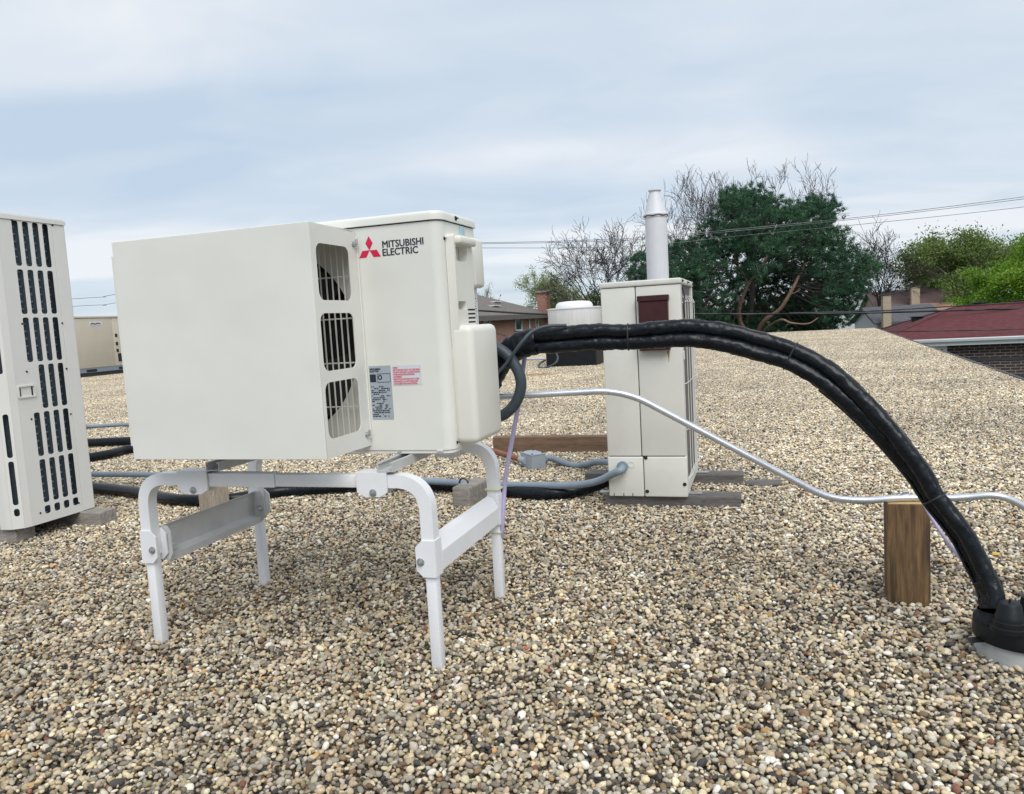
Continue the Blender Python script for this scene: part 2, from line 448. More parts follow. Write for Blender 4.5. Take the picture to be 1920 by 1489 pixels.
def shingle_mat(name, a, b):
    mt = bpy.data.materials.new(name); mt.use_nodes = True
    t = mt.node_tree; p = t.nodes['Principled BSDF']; p.inputs['Roughness'].default_value = 0.9
    g = N(t, 'ShaderNodeTexCoord').outputs['Object']
    mp = N(t, 'ShaderNodeMapping'); mp.inputs['Scale'].default_value = (2.2, 2.2, 12); t.links.new(g, mp.inputs[0])
    f = ramp(t, noise_n(t, mp.outputs[0], 1.6, 4, 0.75), [(0.35, 0.0), (0.65, 1.0)])
    c = mix_c(t, f, a, b)
    w = N(t, 'ShaderNodeTexWave'); w.wave_type = 'BANDS'; w.bands_direction = 'Z'; w.wave_profile = 'SAW'
    w.inputs['Scale'].default_value = 3.2; w.inputs['Distortion'].default_value = 0.4; t.links.new(g, w.inputs[0])
    c = mix_c(t, ramp(t, w.outputs[0], [(0.0, 0.45), (0.18, 0.0)]), c, tuple(x * 0.45 for x in a))
    t.links.new(c, p.inputs['Base Color'])
    return mt
M['shingle_red'] = shingle_mat('red_shingles', (0.075, 0.015, 0.019), (0.135, 0.032, 0.037))
M['shingle_brown'] = shingle_mat('brown_shingles', (0.13, 0.115, 0.105), (0.19, 0.17, 0.155))
M['shingle_grey'] = shingle_mat('grey_shingles', (0.075, 0.08, 0.095), (0.12, 0.125, 0.14))
M['shingle_orange'] = shingle_mat('orange_shingles', (0.36, 0.21, 0.14), (0.46, 0.30, 0.21))
M['shingle_rose'] = shingle_mat('rose_shingles', (0.13, 0.085, 0.085), (0.18, 0.125, 0.12))
M['siding'] = mat('pale_siding', (0.55, 0.58, 0.62), 0.6, var=0.05)
M['gutter'] = mat('white_gutter', (0.66, 0.69, 0.71), 0.45, var=0.04)
M['glass'] = mat('dark_window_glass', (0.02, 0.035, 0.04), 0.08, spec=0.8)
M['edge'] = mat('roof_edge_metal', (0.055, 0.055, 0.062), 0.5, 0.3, var=0.2, vscale=6)

# gravel: colour per pebble, mottling, broad weather variation, a rust-coloured stain beside the exhaust fan
def gravel_mat(name, use_attr):
    mt = bpy.data.materials.new(name); mt.use_nodes = True
    t = mt.node_tree; p = t.nodes['Principled BSDF']; p.inputs['Roughness'].default_value = 0.75
    p.inputs['Specular IOR Level'].default_value = 0.35
    geo = N(t, 'ShaderNodeNewGeometry').outputs['Position']
    if use_attr:
        a = N(t, 'ShaderNodeAttribute'); a.attribute_name = 'pcol'; c = a.outputs['Color']
        n = noise_n(t, geo, 260, 3, 0.7)
        c = mix_c(t, 1.0, c, mix_c(t, ramp(t, n, [(0.3, 0.0), (0.7, 1.0)]), (0.74, 0.73, 0.71), (1.24, 1.22, 1.19)), 'MULTIPLY')
        bn = N(t, 'ShaderNodeBump'); bn.inputs['Strength'].default_value = 0.25; bn.inputs['Distance'].default_value = 0.002
        t.links.new(n, bn.inputs['Height']); t.links.new(bn.outputs[0], p.inputs['Normal'])
    else:
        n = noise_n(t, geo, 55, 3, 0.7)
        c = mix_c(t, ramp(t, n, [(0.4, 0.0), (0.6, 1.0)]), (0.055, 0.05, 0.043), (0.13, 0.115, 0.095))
    big = noise_n(t, geo, 0.55, 4, 0.6, 0.4)
    c = mix_c(t, 1.0, c, mix_c(t, ramp(t, big, [(0.35, 0.0), (0.62, 1.0)]), (0.84, 0.83, 0.83), (1.14, 1.13, 1.10)), 'MULTIPLY')
    fine = noise_n(t, geo, 5.0, 3, 0.6)
    c = mix_c(t, 1.0, c, mix_c(t, ramp(t, fine, [(0.35, 0.0), (0.6, 1.0)]), (0.86, 0.85, 0.85), (1.10, 1.10, 1.08)), 'MULTIPLY')
    # gravel tinted darker in a ragged oval round the machines, paler beyond it
    dm = N(t, 'ShaderNodeMapping'); dm.vector_type = 'TEXTURE'
    dm.inputs['Location'].default_value = (-1.2, 2.6, 0); dm.inputs['Rotation'].default_value = (0, 0, math.radians(-18)); dm.inputs['Scale'].default_value = (5.0, 3.6, 5)
    t.links.new(geo, dm.inputs[0])
    dl = N(t, 'ShaderNodeVectorMath', operation='LENGTH'); t.links.new(dm.outputs[0], dl.inputs[0])
    de = math_n(t, 'ADD', dl.outputs['Value'], math_n(t, 'MULTIPLY', math_n(t, 'SUBTRACT', noise_n(t, geo, 0.9, 5, 0.65), 0.5), 1.5))
    c = mix_c(t, 1.0, c, mix_c(t, ramp(t, de, [(0.25, 0.0), (1.25, 1.0)]), (0.86, 0.85, 0.84), (1.06, 1.065, 1.08)), 'MULTIPLY')
    # stain
    st = ground(1005, 703)
    mp = N(t, 'ShaderNodeMapping'); mp.vector_type = 'TEXTURE'
    mp.inputs['Location'].default_value = st; mp.inputs['Rotation'].default_value = (0, 0, math.radians(-8)); mp.inputs['Scale'].default_value = (1.0, 0.62, 1)
    t.links.new(geo, mp.inputs[0])
    ln = N(t, 'ShaderNodeVectorMath', operation='LENGTH'); t.links.new(mp.outputs[0], ln.inputs[0])
    e = math_n(t, 'ADD', ln.outputs['Value'], math_n(t, 'MULTIPLY', noise_n(t, geo, 2.2, 4, 0.6), 0.9))
    c = mix_c(t, ramp(t, e, [(0.75, 0.75), (1.25, 0.0)]), c, (0.40, 0.235, 0.09))
    t.links.new(c, p.inputs['Base Color'])
    return mt
M['gravel'] = gravel_mat('river_gravel', True)
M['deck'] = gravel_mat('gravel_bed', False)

# ================================================================== the setting
GZ = -3.6                                    # street level below the roof
RYAW = -21.0                                 # roof frame
RC = ground(1640, 615)                       # far right corner of the roof
rx = Vector((math.cos(math.radians(RYAW)), math.sin(math.radians(RYAW)), 0))
ry = Vector((-rx.y, rx.x, 0))
RF = frame((RC.x, RC.y, 0), RYAW)            # x to the right, y to the back; roof is x<0, y<0
RLX, RLY = 44.0, 46.0
M['terrain'] = mat('suburban_ground', (0.075, 0.095, 0.05), 0.9, var=0.4, vscale=0.05)
bm = bmesh.new(); bmesh.ops.create_grid(bm, x_segments=8, y_segments=8, size=2500)
g = part('ground', bm, M['terrain'], None, Matrix.Translation((0, 0, GZ))); tag(g, kind='structure')
M['bldg'] = brick_mat('building_brick', (0.2, 0.12, 0.09), (0.26, 0.15, 0.11), (0.35, 0.32, 0.3))
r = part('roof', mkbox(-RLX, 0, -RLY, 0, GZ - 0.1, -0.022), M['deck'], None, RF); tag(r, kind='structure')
bm = bmesh.new()
box(bm, 0.004, 0.05, -RLY, 0.05, -0.16, 0.018, 0.006)
part('edge_strip', bm, M['edge'], r, RF)
bm = bmesh.new()
box(bm, -RLX, 0.0, 0.004, 0.05, -0.16, 0.012, 0.006)
part('edge_strip', bm, M['edge'], r, RF)

# gravel: four one-metre patches of real pebbles laid over the roof
rng = np.random.default_rng(11)
def ico(sub):
    b = bmesh.new(); bmesh.ops.create_icosphere(b, subdivisions=sub, radius=1.0)
    b.verts.ensure_lookup_table()
    V = np.array([v.co[:] for v in b.verts]); F = np.array([[v.index for v in f.verts] for f in b.faces]); b.free()
    return V, F
I2, I1 = ico(2), ico(1)
PAL = np.array([(0.74, 0.645, 0.47), (0.61, 0.505, 0.345), (0.48, 0.445, 0.375), (0.28, 0.255, 0.215), (0.075, 0.071, 0.070), (0.25, 0.17, 0.105),
                (0.82, 0.785, 0.70), (0.58, 0.35, 0.15), (0.27, 0.13, 0.095), (0.54, 0.51, 0.45), (0.44, 0.375, 0.265)])
PW = np.array([20, 16, 13, 14, 10, 8, 8, 0.9, 0.7, 8, 13.0]); PW /= PW.sum()
def pebbles(n_pts, base, size_lo, size_hi, z_lo, z_hi, dark=1.0):
    BV, BF = base; n = len(n_pts); k = len(BV)
    s = rng.lognormal(0, 0.27, n); s = np.clip(s, 0.55, 1.9)
    a = (size_lo + size_hi) / 2 * s
    ax = np.stack([a * rng.uniform(0.95, 1.3, n), a * rng.uniform(0.72, 1.0, n), a * rng.uniform(0.46, 0.8, n)], 1)
    # lumpy shape: a few soft cuts
    R = np.ones((n, k))
    for _ in range(5):
        d = rng.normal(size=(n, 3)); d /= np.linalg.norm(d, axis=1, keepdims=True)
        h = rng.uniform(0.55, 0.95, n)
        dot = np.einsum('kj,nj->nk', BV, d)
        lim = np.where(dot > 0.05, h[:, None] / np.maximum(dot, 0.05), 9)
        R = np.minimum(R, lim)
    V = BV[None] * (R[:, :, None] * 0.75 + 0.25 * np.sqrt(R[:, :, None])) * ax[:, None, :]
    yaw, t1, t2 = rng.uniform(0, 2 * np.pi, n), rng.normal(0, 0.42, n), rng.normal(0, 0.42, n)
    def rot(V, ang, i, j):
        c, s_ = np.cos(ang)[:, None], np.sin(ang)[:, None]
        A, B = V[:, :, i].copy(), V[:, :, j].copy()
        V[:, :, i] = A * c - B * s_; V[:, :, j] = A * s_ + B * c
    rot(V, t1, 1, 2); rot(V, t2, 0, 2); rot(V, yaw, 0, 1)
    z = rng.uniform(z_lo, z_hi, n)
    V += np.concatenate([n_pts, z[:, None]], 1)[:, None, :]
    F = (BF[None] + (np.arange(n) * k)[:, None, None]).reshape(-1, 3)
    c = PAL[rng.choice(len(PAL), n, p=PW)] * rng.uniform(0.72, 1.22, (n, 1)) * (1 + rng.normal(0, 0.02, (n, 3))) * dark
    C = np.repeat(c, k, axis=0)
    return V.reshape(-1, 3), F, np.clip(C, 0.01, 0.86)
def jgrid(sp, jit):
    n = int(round(1 / sp)); sp = 1 / n
    gx, gy = np.meshgrid((np.arange(n) + 0.5) * sp, (np.arange(n) + 0.5) * sp)
    gx = gx + (np.arange(n) % 2)[:, None] * sp * 0.5
    P = np.stack([gx.ravel(), gy.ravel()], 1) + rng.uniform(-jit, jit, (n * n, 2)) * sp
    return P - 0.5
pcol = bpy.data.collections.new('gravel_patches')
for k in range(3):
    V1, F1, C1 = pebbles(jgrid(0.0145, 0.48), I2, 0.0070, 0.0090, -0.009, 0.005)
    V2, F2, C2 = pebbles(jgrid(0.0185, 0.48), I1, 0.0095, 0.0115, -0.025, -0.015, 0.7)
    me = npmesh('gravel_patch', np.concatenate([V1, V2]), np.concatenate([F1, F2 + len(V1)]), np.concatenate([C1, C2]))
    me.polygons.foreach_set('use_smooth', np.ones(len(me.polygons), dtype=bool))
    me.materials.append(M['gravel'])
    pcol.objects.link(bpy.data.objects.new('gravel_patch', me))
pts, rots, idx = [], [], []
prng = random.Random(5)
RFi = RF.copy()
for i in range(int(RLX)):
    for j in range(int(RLY)):
        p = Vector((-i - 0.5, -j - 0.5, 0)); w = RF @ p
        if w.y < 0.2 or abs(w.x) > 0.85 * w.y + 2.5: continue
        pts.append(p); rots.append(prng.randrange(4) * math.pi / 2); idx.append(prng.randrange(3))
gm = bpy.data.meshes.new('gravel'); gm.from_pydata([tuple(p) for p in pts], [], [])
a = gm.attributes.new('turn', 'FLOAT', 'POINT'); a.data.foreach_set('value', rots)
a = gm.attributes.new('pick', 'INT', 'POINT'); a.data.foreach_set('value', idx)
go = bpy.data.objects.new('gravel', gm); COL.objects.link(go); go.matrix_world = RF
tag(go, 'loose cream, grey and brown pebbles covering the flat roof', 'gravel', kind='stuff')
gt = bpy.data.node_groups.new('lay_gravel', 'GeometryNodeTree')
gt.interface.new_socket('Geometry', in_out='INPUT', socket_type='NodeSocketGeometry')
gt.interface.new_socket('Geometry', in_out='OUTPUT', socket_type='NodeSocketGeometry')
gi, gout = gt.nodes.new('NodeGroupInput'), gt.nodes.new('NodeGroupOutput')
ci = gt.nodes.new('GeometryNodeCollectionInfo'); ci.inputs['Collection'].default_value = pcol
ci.inputs['Separate Children'].default_value = True; ci.inputs['Reset Children'].default_value = True
iop = gt.nodes.new('GeometryNodeInstanceOnPoints'); iop.inputs['Pick Instance'].default_value = True
at1 = gt.nodes.new('GeometryNodeInputNamedAttribute'); at1.data_type = 'FLOAT'; at1.inputs['Name'].default_value = 'turn'
at2 = gt.nodes.new('GeometryNodeInputNamedAttribute'); at2.data_type = 'INT'; at2.inputs['Name'].default_value = 'pick'
cxyz = gt.nodes.new('ShaderNodeCombineXYZ'); gt.links.new(at1.outputs['Attribute'], cxyz.inputs[2])
e2r = gt.nodes.new('FunctionNodeEulerToRotation'); gt.links.new(cxyz.outputs[0], e2r.inputs[0])
gt.links.new(gi.outputs[0], iop.inputs['Points']); gt.links.new(ci.outputs[0], iop.inputs['Instance'])
gt.links.new(at2.outputs['Attribute'], iop.inputs['Instance Index']); gt.links.new(e2r.outputs[0], iop.inputs['Rotation'])
gt.links.new(iop.outputs[0], gout.inputs[0])
md = go.modifiers.new('lay_gravel', 'NODES'); md.node_group = gt

# ------------------------------------------------------------------ houses beyond the roof
def hip_roof(bm, x0, x1, y0, y1, z0, z1, over, inset0, inset1, th=0.14):
    x0 -= over; x1 += over; y0 -= over; y1 += over; ym = (y0 + y1) / 2
    b = [(x0, y0, z0), (x1, y0, z0), (x1, y1, z0), (x0, y1, z0)]
    l = [bm.verts.new((p[0], p[1], p[2] - th)) for p in b]; v = [bm.verts.new(p) for p in b]
    r0, r1 = bm.verts.new((x0 + inset0, ym, z1)), bm.verts.new((x1 - inset1, ym, z1))
    bm.faces.new((v[0], v[1], r1, r0)); bm.faces.new((v[1], v[2], r1)); bm.faces.new((v[2], v[3], r0, r1)); bm.faces.new((v[3], v[0], r0))
    for i in range(4): bm.faces.new((l[i], l[(i + 1) % 4], v[(i + 1) % 4], v[i]))
    bm.faces.new(list(reversed(l)))
    bmesh.ops.recalc_face_normals(bm, faces=bm.faces)
    return bm
def window(root, fr, x0, x1, z0, z1, yy, fw=0.08):
    """a window in the wall at local y = yy facing -y"""
    f = part('window', sheet([(x0, z0), (x1, z0), (x1, z1), (x0, z1)], [[(x0 + fw, z0 + fw), (x1 - fw, z0 + fw), (x1 - fw, z1 - fw), (x0 + fw, z1 - fw)]], 0.08), M['gutter'], root, fr @ Matrix.Translation((0, yy - 0.042, 0)) @ XZ)
    part('pane', mkbox(x0 + fw, x1 - fw, yy - 0.03, yy - 0.005, z0 + fw, z1 - fw), M['glass'], f, fr)
    return f
# red roofed house next door
E0 = at(1648, 640, 33.6); EZ = E0.z
HF = frame((E0.x, E0.y, GZ), -21)
hz = EZ - GZ
root = thing('brick_house', 'low dark brick house with red shingle hip roof beyond the gravel roof edge', 'house', HF)
HL, HD = 14.5, 8.6
part('wall', mkbox(0.45, HL - 0.45, 0.45, HD - 0.45, 0, hz - 0.12), M['brick_dark'], root, HF)
rf = part('roof', hip_roof(bmesh.new(), 0, HL, 0, HD, hz, hz + 1.25, 0.0, 3.6, 3.6), M['shingle_red'], root, HF)
bm = bmesh.new()
for p0, p1 in (((0, 0, hz), (3.6, HD / 2, hz + 1.25)), ((0, HD, hz), (3.6, HD / 2, hz + 1.25)), ((HL, 0, hz), (HL - 3.6, HD / 2, hz + 1.25)), ((3.6, HD / 2, hz + 1.25), (HL - 3.6, HD / 2, hz + 1.25))):
    tube(bm, [p0, p1], 0.045, 6)
part('ridge_cap', bm, M['shingle_red'], rf, HF)
for (vx, vy, vz) in ((4.6, HD / 2 + 0.25, 1.22), (6.2, HD / 2 + 0.25, 1.22), (8.2, HD / 2 + 0.25, 1.22), (2.05, HD / 2 + 0.6, 0.70)):
    bm = bmesh.new(); box(bm, vx - 0.24, vx + 0.24, vy - 0.2, vy + 0.2, hz + vz - 0.1, hz + vz + 0.14, 0.02); box(bm, vx - 0.29, vx + 0.29, vy - 0.26, vy + 0.26, hz + vz + 0.143, hz + vz + 0.19, 0.02)
    part('roof_vent', bm, M['rubber'], rf, HF)
bm = bmesh.new()
prism(bm, [(-0.14, hz - 0.13), (-0.02, hz - 0.13), (-0.02, hz + 0.0), (-0.16, hz + 0.0), (-0.17, hz - 0.03)], 'x', -0.1, HL + 0.1)
part('gutter', bm, M['gutter'], root, HF)
part('fascia', mkbox(-0.02, HL + 0.02, 0.004, 0.40, hz - 0.30, hz - 0.143), M['gutter'], root, HF)
window(root, HF, 0.9, 2.65, 0.9, hz - 0.32, 0.448, 0.14)
window(root, HF, 9.0, 10.8, 0.9, hz - 0.55, 0.448)
bm = bmesh.new(); box(bm, 0.448, HL - 0.448, 0.41, 0.449, hz - 1.02, hz - 0.90); box(bm, 0.448, HL - 0.448, 0.41, 0.449, hz - 1.75, hz - 1.62)
part('dark_band', bm, M['edge'], root, HF)

# brown roofed brick house behind the exhaust fan
B0 = at(905, 592, 44.0)
BF_ = frame((B0.x, B0.y, GZ), 72)
B_z = B0.z - GZ
root = thing('brick_house', 'salmon brick house with brown hip roof and brick chimney behind the exhaust fan', 'house', BF_)
part('wall', mkbox(-3.2, 15.2, 0.4, 9.2, 0, B_z - 0.02), M['brick_salmon'], root, BF_)
rf = part('roof', hip_roof(bmesh.new(), -3.6, 15.6, 0, 9.6, B_z, B_z + 1.75, 0.0, 4.3, 4.3), M['shingle_brown'], root, BF_)
cp = part('chimney', mkbox(14.7, 15.7, 0.2, 0.95, B_z - 3.0, B_z + 1.55), M['brick_salmon'], root, BF_)
part('chimney_cap', mkbox(14.6, 15.8, 0.1, 1.05, B_z + 1.55, B_z + 1.70, 0.02), M['brick_rose'], cp, BF_)
part('chimney_pot', cyl(bmesh.new(), (15.2, 0.57, B_z + 1.70), (15.2, 0.57, B_z + 1.92), 0.2, 0.17, 12), M['edge'], cp, BF_)
window(root, BF_, 7.1, 8.6, B_z - 1.05, B_z - 0.12, 0.398)
window(root, BF_, 11.9, 12.6, B_z - 1.0, B_z - 0.12, 0.398)
window(root, BF_, 1.0, 2.2, B_z - 1.0, B_z - 0.12, 0.398)
bm = bmesh.new(); box(bm, -3.6, 15.6, -0.03, 0.39, B_z - 0.30, B_z - 0.145)
part('eave', bm, M['shingle_brown'], root, BF_)
part('downspout', cyl(bmesh.new(), (10.3, 0.33, 0.1), (10.3, 0.33, B_z - 0.31), 0.06, None, 8), M['gutter'], root, BF_)
for k, (sx, sy) in enumerate(((6.4, 1.7), (9.4, 2.6))):
    zz = B_z + 1.75 * sy / 4.8 + 0.03
    bm = mkbox(sx, sx + 1.5, sy - 0.22, sy + 0.22, -0.02, 0.05)
    bm.transform(Matrix.Translation((0, 0, zz)))
    part('skylight', bm, M['gutter'], rf, BF_)

def gable_house(label, fr, L, D, h, rise, wall, roofm, chim=None, wins=()):
    root = thing('house', label, 'house', fr)
    bm = bmesh.new()
    prism(bm, [(0, 0), (D, 0), (D, h), (D / 2, h + rise), (0, h)], 'x', 0, L)
    part('wall', bm, wall, root, fr)
    o, t = 0.35, 0.16; s = rise / (D / 2)
    for side in (0, 1):
        bm = bmesh.new()
        pr = [(-o, h - o * s + 0.02), (D / 2, h + rise + 0.02), (D / 2, h + rise + t), (-o, h - o * s + t)]
        if side: pr = [(D - a_, b_) for a_, b_ in pr]
        prism(bm, pr, 'x', -0.3, L + 0.3)
        part('roof_slope', bm, roofm, root, fr)
    if chim:
        cx_, cy_, ch, cm, cw = chim
        c = part('chimney', mkbox(cx_, cx_ + cw, cy_, cy_ + cw * 0.8, h - 2.5, ch), cm, root, fr)
        part('chimney_cap', mkbox(cx_ - 0.06, cx_ + cw + 0.06, cy_ - 0.06, cy_ + cw * 0.8 + 0.06, ch, ch + 0.12), M['edge'], c, fr)
    for w in wins: window(root, fr, *w)
    return root
p = at(1628, 610, 52)
gable_house('pale sided house with dark grey roof and tall cream chimney beside the pine', frame((p.x + 0.6, p.y, GZ), -8), 4.0, 5.0, 3.2, 0.9, M['siding'], M['shingle_grey'], (0.1, -0.9, 5.0, M['brick_tan'], 0.5))
p = at(1660, 610, 62)
gable_house('rose brick house with rose shingle roof and tan chimney behind the red roof', frame((p.x - 0.5, p.y, GZ), -14), 7.0, 6.5, 3.9, 1.35, M['brick_rose'], M['shingle_rose'], (2.3, -0.3, 5.6, M['brick_tan'], 0.6))
p = at(1722, 605, 58)
gable_house('small cream house with orange shingle roof beside the bright green tree', frame((p.x, p.y + 3.0, GZ), -75), 4.5, 3.6, 3.3, 0.8, M['brick_tan'], M['shingle_orange'])
p = at(1628, 600, 75)
gable_house('tall white house gable glimpsed beyond the pine branches', frame((p.x, p.y, GZ), 75), 8.0, 4.2, 5.2, 1.7, M['gutter'], M['shingle_rose'])

# ------------------------------------------------------------------ trees
def tube_np(polys, sides):
    Vs, Fs, off = [], [], 0
    for P, R in polys:
        P = np.asarray(P); n = len(P)
        d = np.gradient(P, axis=0); d /= np.linalg.norm(d, axis=1, keepdims=True) + 1e-9
        ref = np.array([0.31, 0.2, 0.93]); a = np.cross(d, ref); a /= np.linalg.norm(a, axis=1, keepdims=True) + 1e-9
        b = np.cross(d, a)
        t = 2 * np.pi * np.arange(sides) / sides
        V = P[:, None] + (a[:, None] * np.cos(t)[None, :, None] + b[:, None] * np.sin(t)[None, :, None]) * np.asarray(R)[:, None, None]
        i = np.arange(n - 1)[:, None] * sides; k = np.arange(sides)[None]; k2 = (k + 1) % sides
        F = np.stack([i + k, i + k2, i + sides + k2, i + sides + k], -1).reshape(-1, 4) + off
        Vs.append(V.reshape(-1, 3)); Fs.append(F); off += n * sides
    return np.concatenate(Vs), np.concatenate(Fs)
def grow(rg, base, d, length, rad, lvl, maxl, spread, up, out, tips, nsub=(3, 4), minr=0.008):
    n = 5 if lvl < 2 else 4
    P = [np.array(base)]; d = np.array(d, float)
    for i in range(n):
        d = d + rg.normal(0, 0.09 + 0.018 * lvl, 3) + np.array([0, 0, up])
        d /= np.linalg.norm(d); P.append(P[-1] + d * length / n)
    R = np.linspace(rad, max(rad * 0.55, minr), n + 1)
    out.append((lvl, P, R))
    if lvl >= maxl:
        tips.append(P[-1]); tips.append(P[len(P) // 2]); return
    k = rg.integers(nsub[0], nsub[1] + 1)
    for j in range(k):
        t = 1.0 if j == 0 else rg.uniform(0.35, 0.98)
        f = t * n; i = min(int(f), n - 1); q = P[i] + (P[i + 1] - P[i]) * (f - i)
        ax = rg.normal(size=3); ax -= d * ax.dot(d); ax /= np.linalg.norm(ax)
        sp = spread * rg.uniform(0.55, 1.2) * (0.5 if j == 0 else 1)
        nd = d * math.cos(sp) + ax * math.sin(sp)
        grow(rg, q, nd, length * rg.uniform(0.58, 0.82), max(R[i] * rg.uniform(0.5, 0.72), minr), lvl + 1, maxl, spread, up, out, tips, nsub, minr)
def leaves_np(rg, centres, per, sig, size, flat=0.0):
    C = np.repeat(np.asarray(centres), per, axis=0); n = len(C)
    P = C + rg.normal(size=(n, 3)) * np.asarray(sig)
    a = rg.normal(size=(n, 3)); a /= np.linalg.norm(a, axis=1, keepdims=True)
    b = np.cross(a, rg.normal(size=(n, 3))); b /= np.linalg.norm(b, axis=1, keepdims=True)
    if flat > 0:
        a[:, 2] *= (1 - flat); b[:, 2] *= (1 - flat)
    s = size * rg.uniform(0.6, 1.35, (n, 1))
    V = np.stack([P - a * s, P - b * s * 0.5, P + a * s, P + b * s * 0.5], 1).reshape(-1, 3)
    return V, np.arange(4 * n).reshape(-1, 4)
def make_tree(name, label, base, trunk_h, length, rad, maxl, spread, up, barkm, seed, leaf=None, nsub=(3, 4), minr=0.01, stems=1, lean=0.05, group=None, H=None, W=None):
    rg = np.random.default_rng(seed)
    out, tips = [], []
    base = np.array(base)
    for s in range(stems):
        d = np.array([rg.normal(0, lean), rg.normal(0, lean), 1.0])
        P = [base + np.array([0.15 * s, 0, 0])]
        for i in range(4):
            dd = d / np.linalg.norm(d) + rg.normal(0, 0.06, 3); P.append(P[-1] + dd * trunk_h / 4)
        R = np.linspace(rad * 1.25, rad, 5); out.append((0, P, R))
        for j in range(4 if stems == 1 else 3):
            an = rg.uniform(0, 6.28); sp = spread * rg.uniform(0.5, 1.15)
            nd = d / np.linalg.norm(d) * math.cos(sp) + np.array([math.cos(an), math.sin(an), 0]) * math.sin(sp)
            grow(rg, P[-1] if j < 3 else P[-2], nd, length, rad * rg.uniform(0.5, 0.7), 1, maxl, spread, up, out, tips, nsub, minr)
    if H:                                        # set the crown upright over its foot, then to its height and spread
        T = np.array(tips) - base; zc_ = np.median(T[:, 2]); sh = np.median(T[:, :2], axis=0) / zc_
        T[:, :2] -= sh * T[:, 2:3]; k = H / max(p[2] - base[2] for _, P, _ in out for p in P)
        kw = W / (np.percentile(T[:, 0], 97) - np.percentile(T[:, 0], 3)) if W else k
        def fit(p):
            q = np.array(p) - base; q[:2] -= sh * q[2]; return base + q * np.array([kw, kw, k])
        out = [(l, [fit(p) for p in P], R_) for l, P, R_ in out]; tips = [fit(p) for p in tips]
    fr = frame(tuple(base), 0)
    root = thing(name, label, 'tree', fr, group)
    V, F = tube_np([(P, R) for l, P, R in out if l <= 2], 7); part('trunk', npmesh('trunk', V, F), barkm, root, smooth=60)
    V, F = tube_np([(P, R) for l, P, R in out if l > 2], 3); tw = part('branches', npmesh('branches', V, F), barkm, root); tag(tw, kind='stuff')
    if leaf:
        lm, per, sig, size = leaf
        V, F = leaves_np(rg, tips, per, sig, size)
        part('crown', npmesh('crown', V, F), lm, root)
    return root
def foot(px, Y):
    p = at(px, 600, Y); return (p.x, p.y, GZ)
make_tree('bare_tree', 'tall bare spreading tree between the brown roofed house and the pine', foot(1120, 58), 4.4, 3.0, 0.15, 6, 0.60, 0.035, M['bark_dark'], 24, nsub=(2, 4), minr=0.0125, stems=2, lean=0.07, H=12.5, W=8.0)
make_tree('bare_tree', 'bare tree leaning out from behind the white flue pipe', foot(1185, 66), 3.2, 2.6, 0.13, 6, 0.52, 0.04, M['bark'], 33, nsub=(2, 3), minr=0.012, H=11.4, W=3.4)
make_tree('bare_tree', 'bare tree rising above the left shoulder of the pine', foot(1308, 54), 4.4, 3.2, 0.2, 6, 0.52, 0.045, M['bark'], 5, nsub=(2, 4), minr=0.011, H=14.2, W=5.4)
make_tree('bare_tree', 'bare tree whose twigs top the crown of the pine', foot(1405, 57), 5.2, 3.3, 0.22, 6, 0.5, 0.05, M['bark'], 8, nsub=(2, 4), minr=0.012, H=15.7, W=7.4)
make_tree('bare_tree', 'bare tree with twigs above the right half of the pine crown', foot(1520, 56), 5.0, 3.3, 0.2, 6, 0.5, 0.05, M['bark'], 13, nsub=(2, 4), minr=0.012, H=15.3, W=7.4)
make_tree('bare_tree', 'bare wide tree standing behind the pale sided house', foot(1652, 60), 2.5, 2.5, 0.18, 6, 0.62, 0.02, M['bark_dark'], 17, nsub=(2, 4), minr=0.013, H=11.2, W=8.0)
make_tree('bare_tree', 'low dusky tree behind the houses beside the mid green tree', foot(1705, 74), 2.6, 1.9, 0.2, 6, 0.62, 0.01, M['bark_grey'], 19, nsub=(2, 3), minr=0.012, H=8.4, W=5.4)
make_tree('leafy_tree', 'mid green hazy tree behind the bright green tree', foot(1812, 62), 4.2, 2.9, 0.22, 5, 0.66, 0.02, M['bark_grey'], 41, (M['leaf_mid'], 30, 0.30, 0.095), nsub=(3, 4), minr=0.02, H=9.9, W=7.6)
make_tree('leafy_tree', 'olive green tree filling the gap behind the orange roof', foot(1772, 76), 3.4, 2.5, 0.2, 5, 0.64, 0.01, M['bark_grey'], 43, (M['leaf_mid'], 20, 0.32, 0.10), nsub=(3, 4), minr=0.02, H=8.6, W=5.0)
make_tree('leafy_tree', 'bright yellow green tree spreading behind the red roof', foot(1950, 46), 2.4, 2.6, 0.22, 5, 0.72, 0.0, M['bark'], 47, (M['leaf_bright'], 52, (0.28, 0.28, 0.13), 0.085), nsub=(3, 4), minr=0.02, H=9.0, W=11.0)
make_tree('leafy_tree', 'pale budding tree behind the chimney of the brown roofed house', foot(1032, 66), 3.6, 2.2, 0.14, 6, 0.55, 0.04, M['bark_grey'], 53, (M['leaf_pale'], 7, 0.16, 0.065), nsub=(2, 4), minr=0.010, H=9.2, W=4.4)
make_tree('leafy_tree', 'small budding tree above the ridge of the brown roofed house', foot(905, 80), 3.6, 2.0, 0.14, 5, 0.55, 0.04, M['bark_grey'], 57, (M['leaf_pale'], 3, 0.22, 0.06), nsub=(3, 4), minr=0.012, H=8.8, W=2.6)
make_tree('leafy_tree', 'low green tree beside the foot of the tall bare tree', foot(1085, 72), 2.2, 2.0, 0.16, 5, 0.65, 0.0, M['bark_grey'], 59, (M['leaf_dull'], 16, 0.35, 0.10), nsub=(3, 3), minr=0.015, H=7.0, W=4.0)

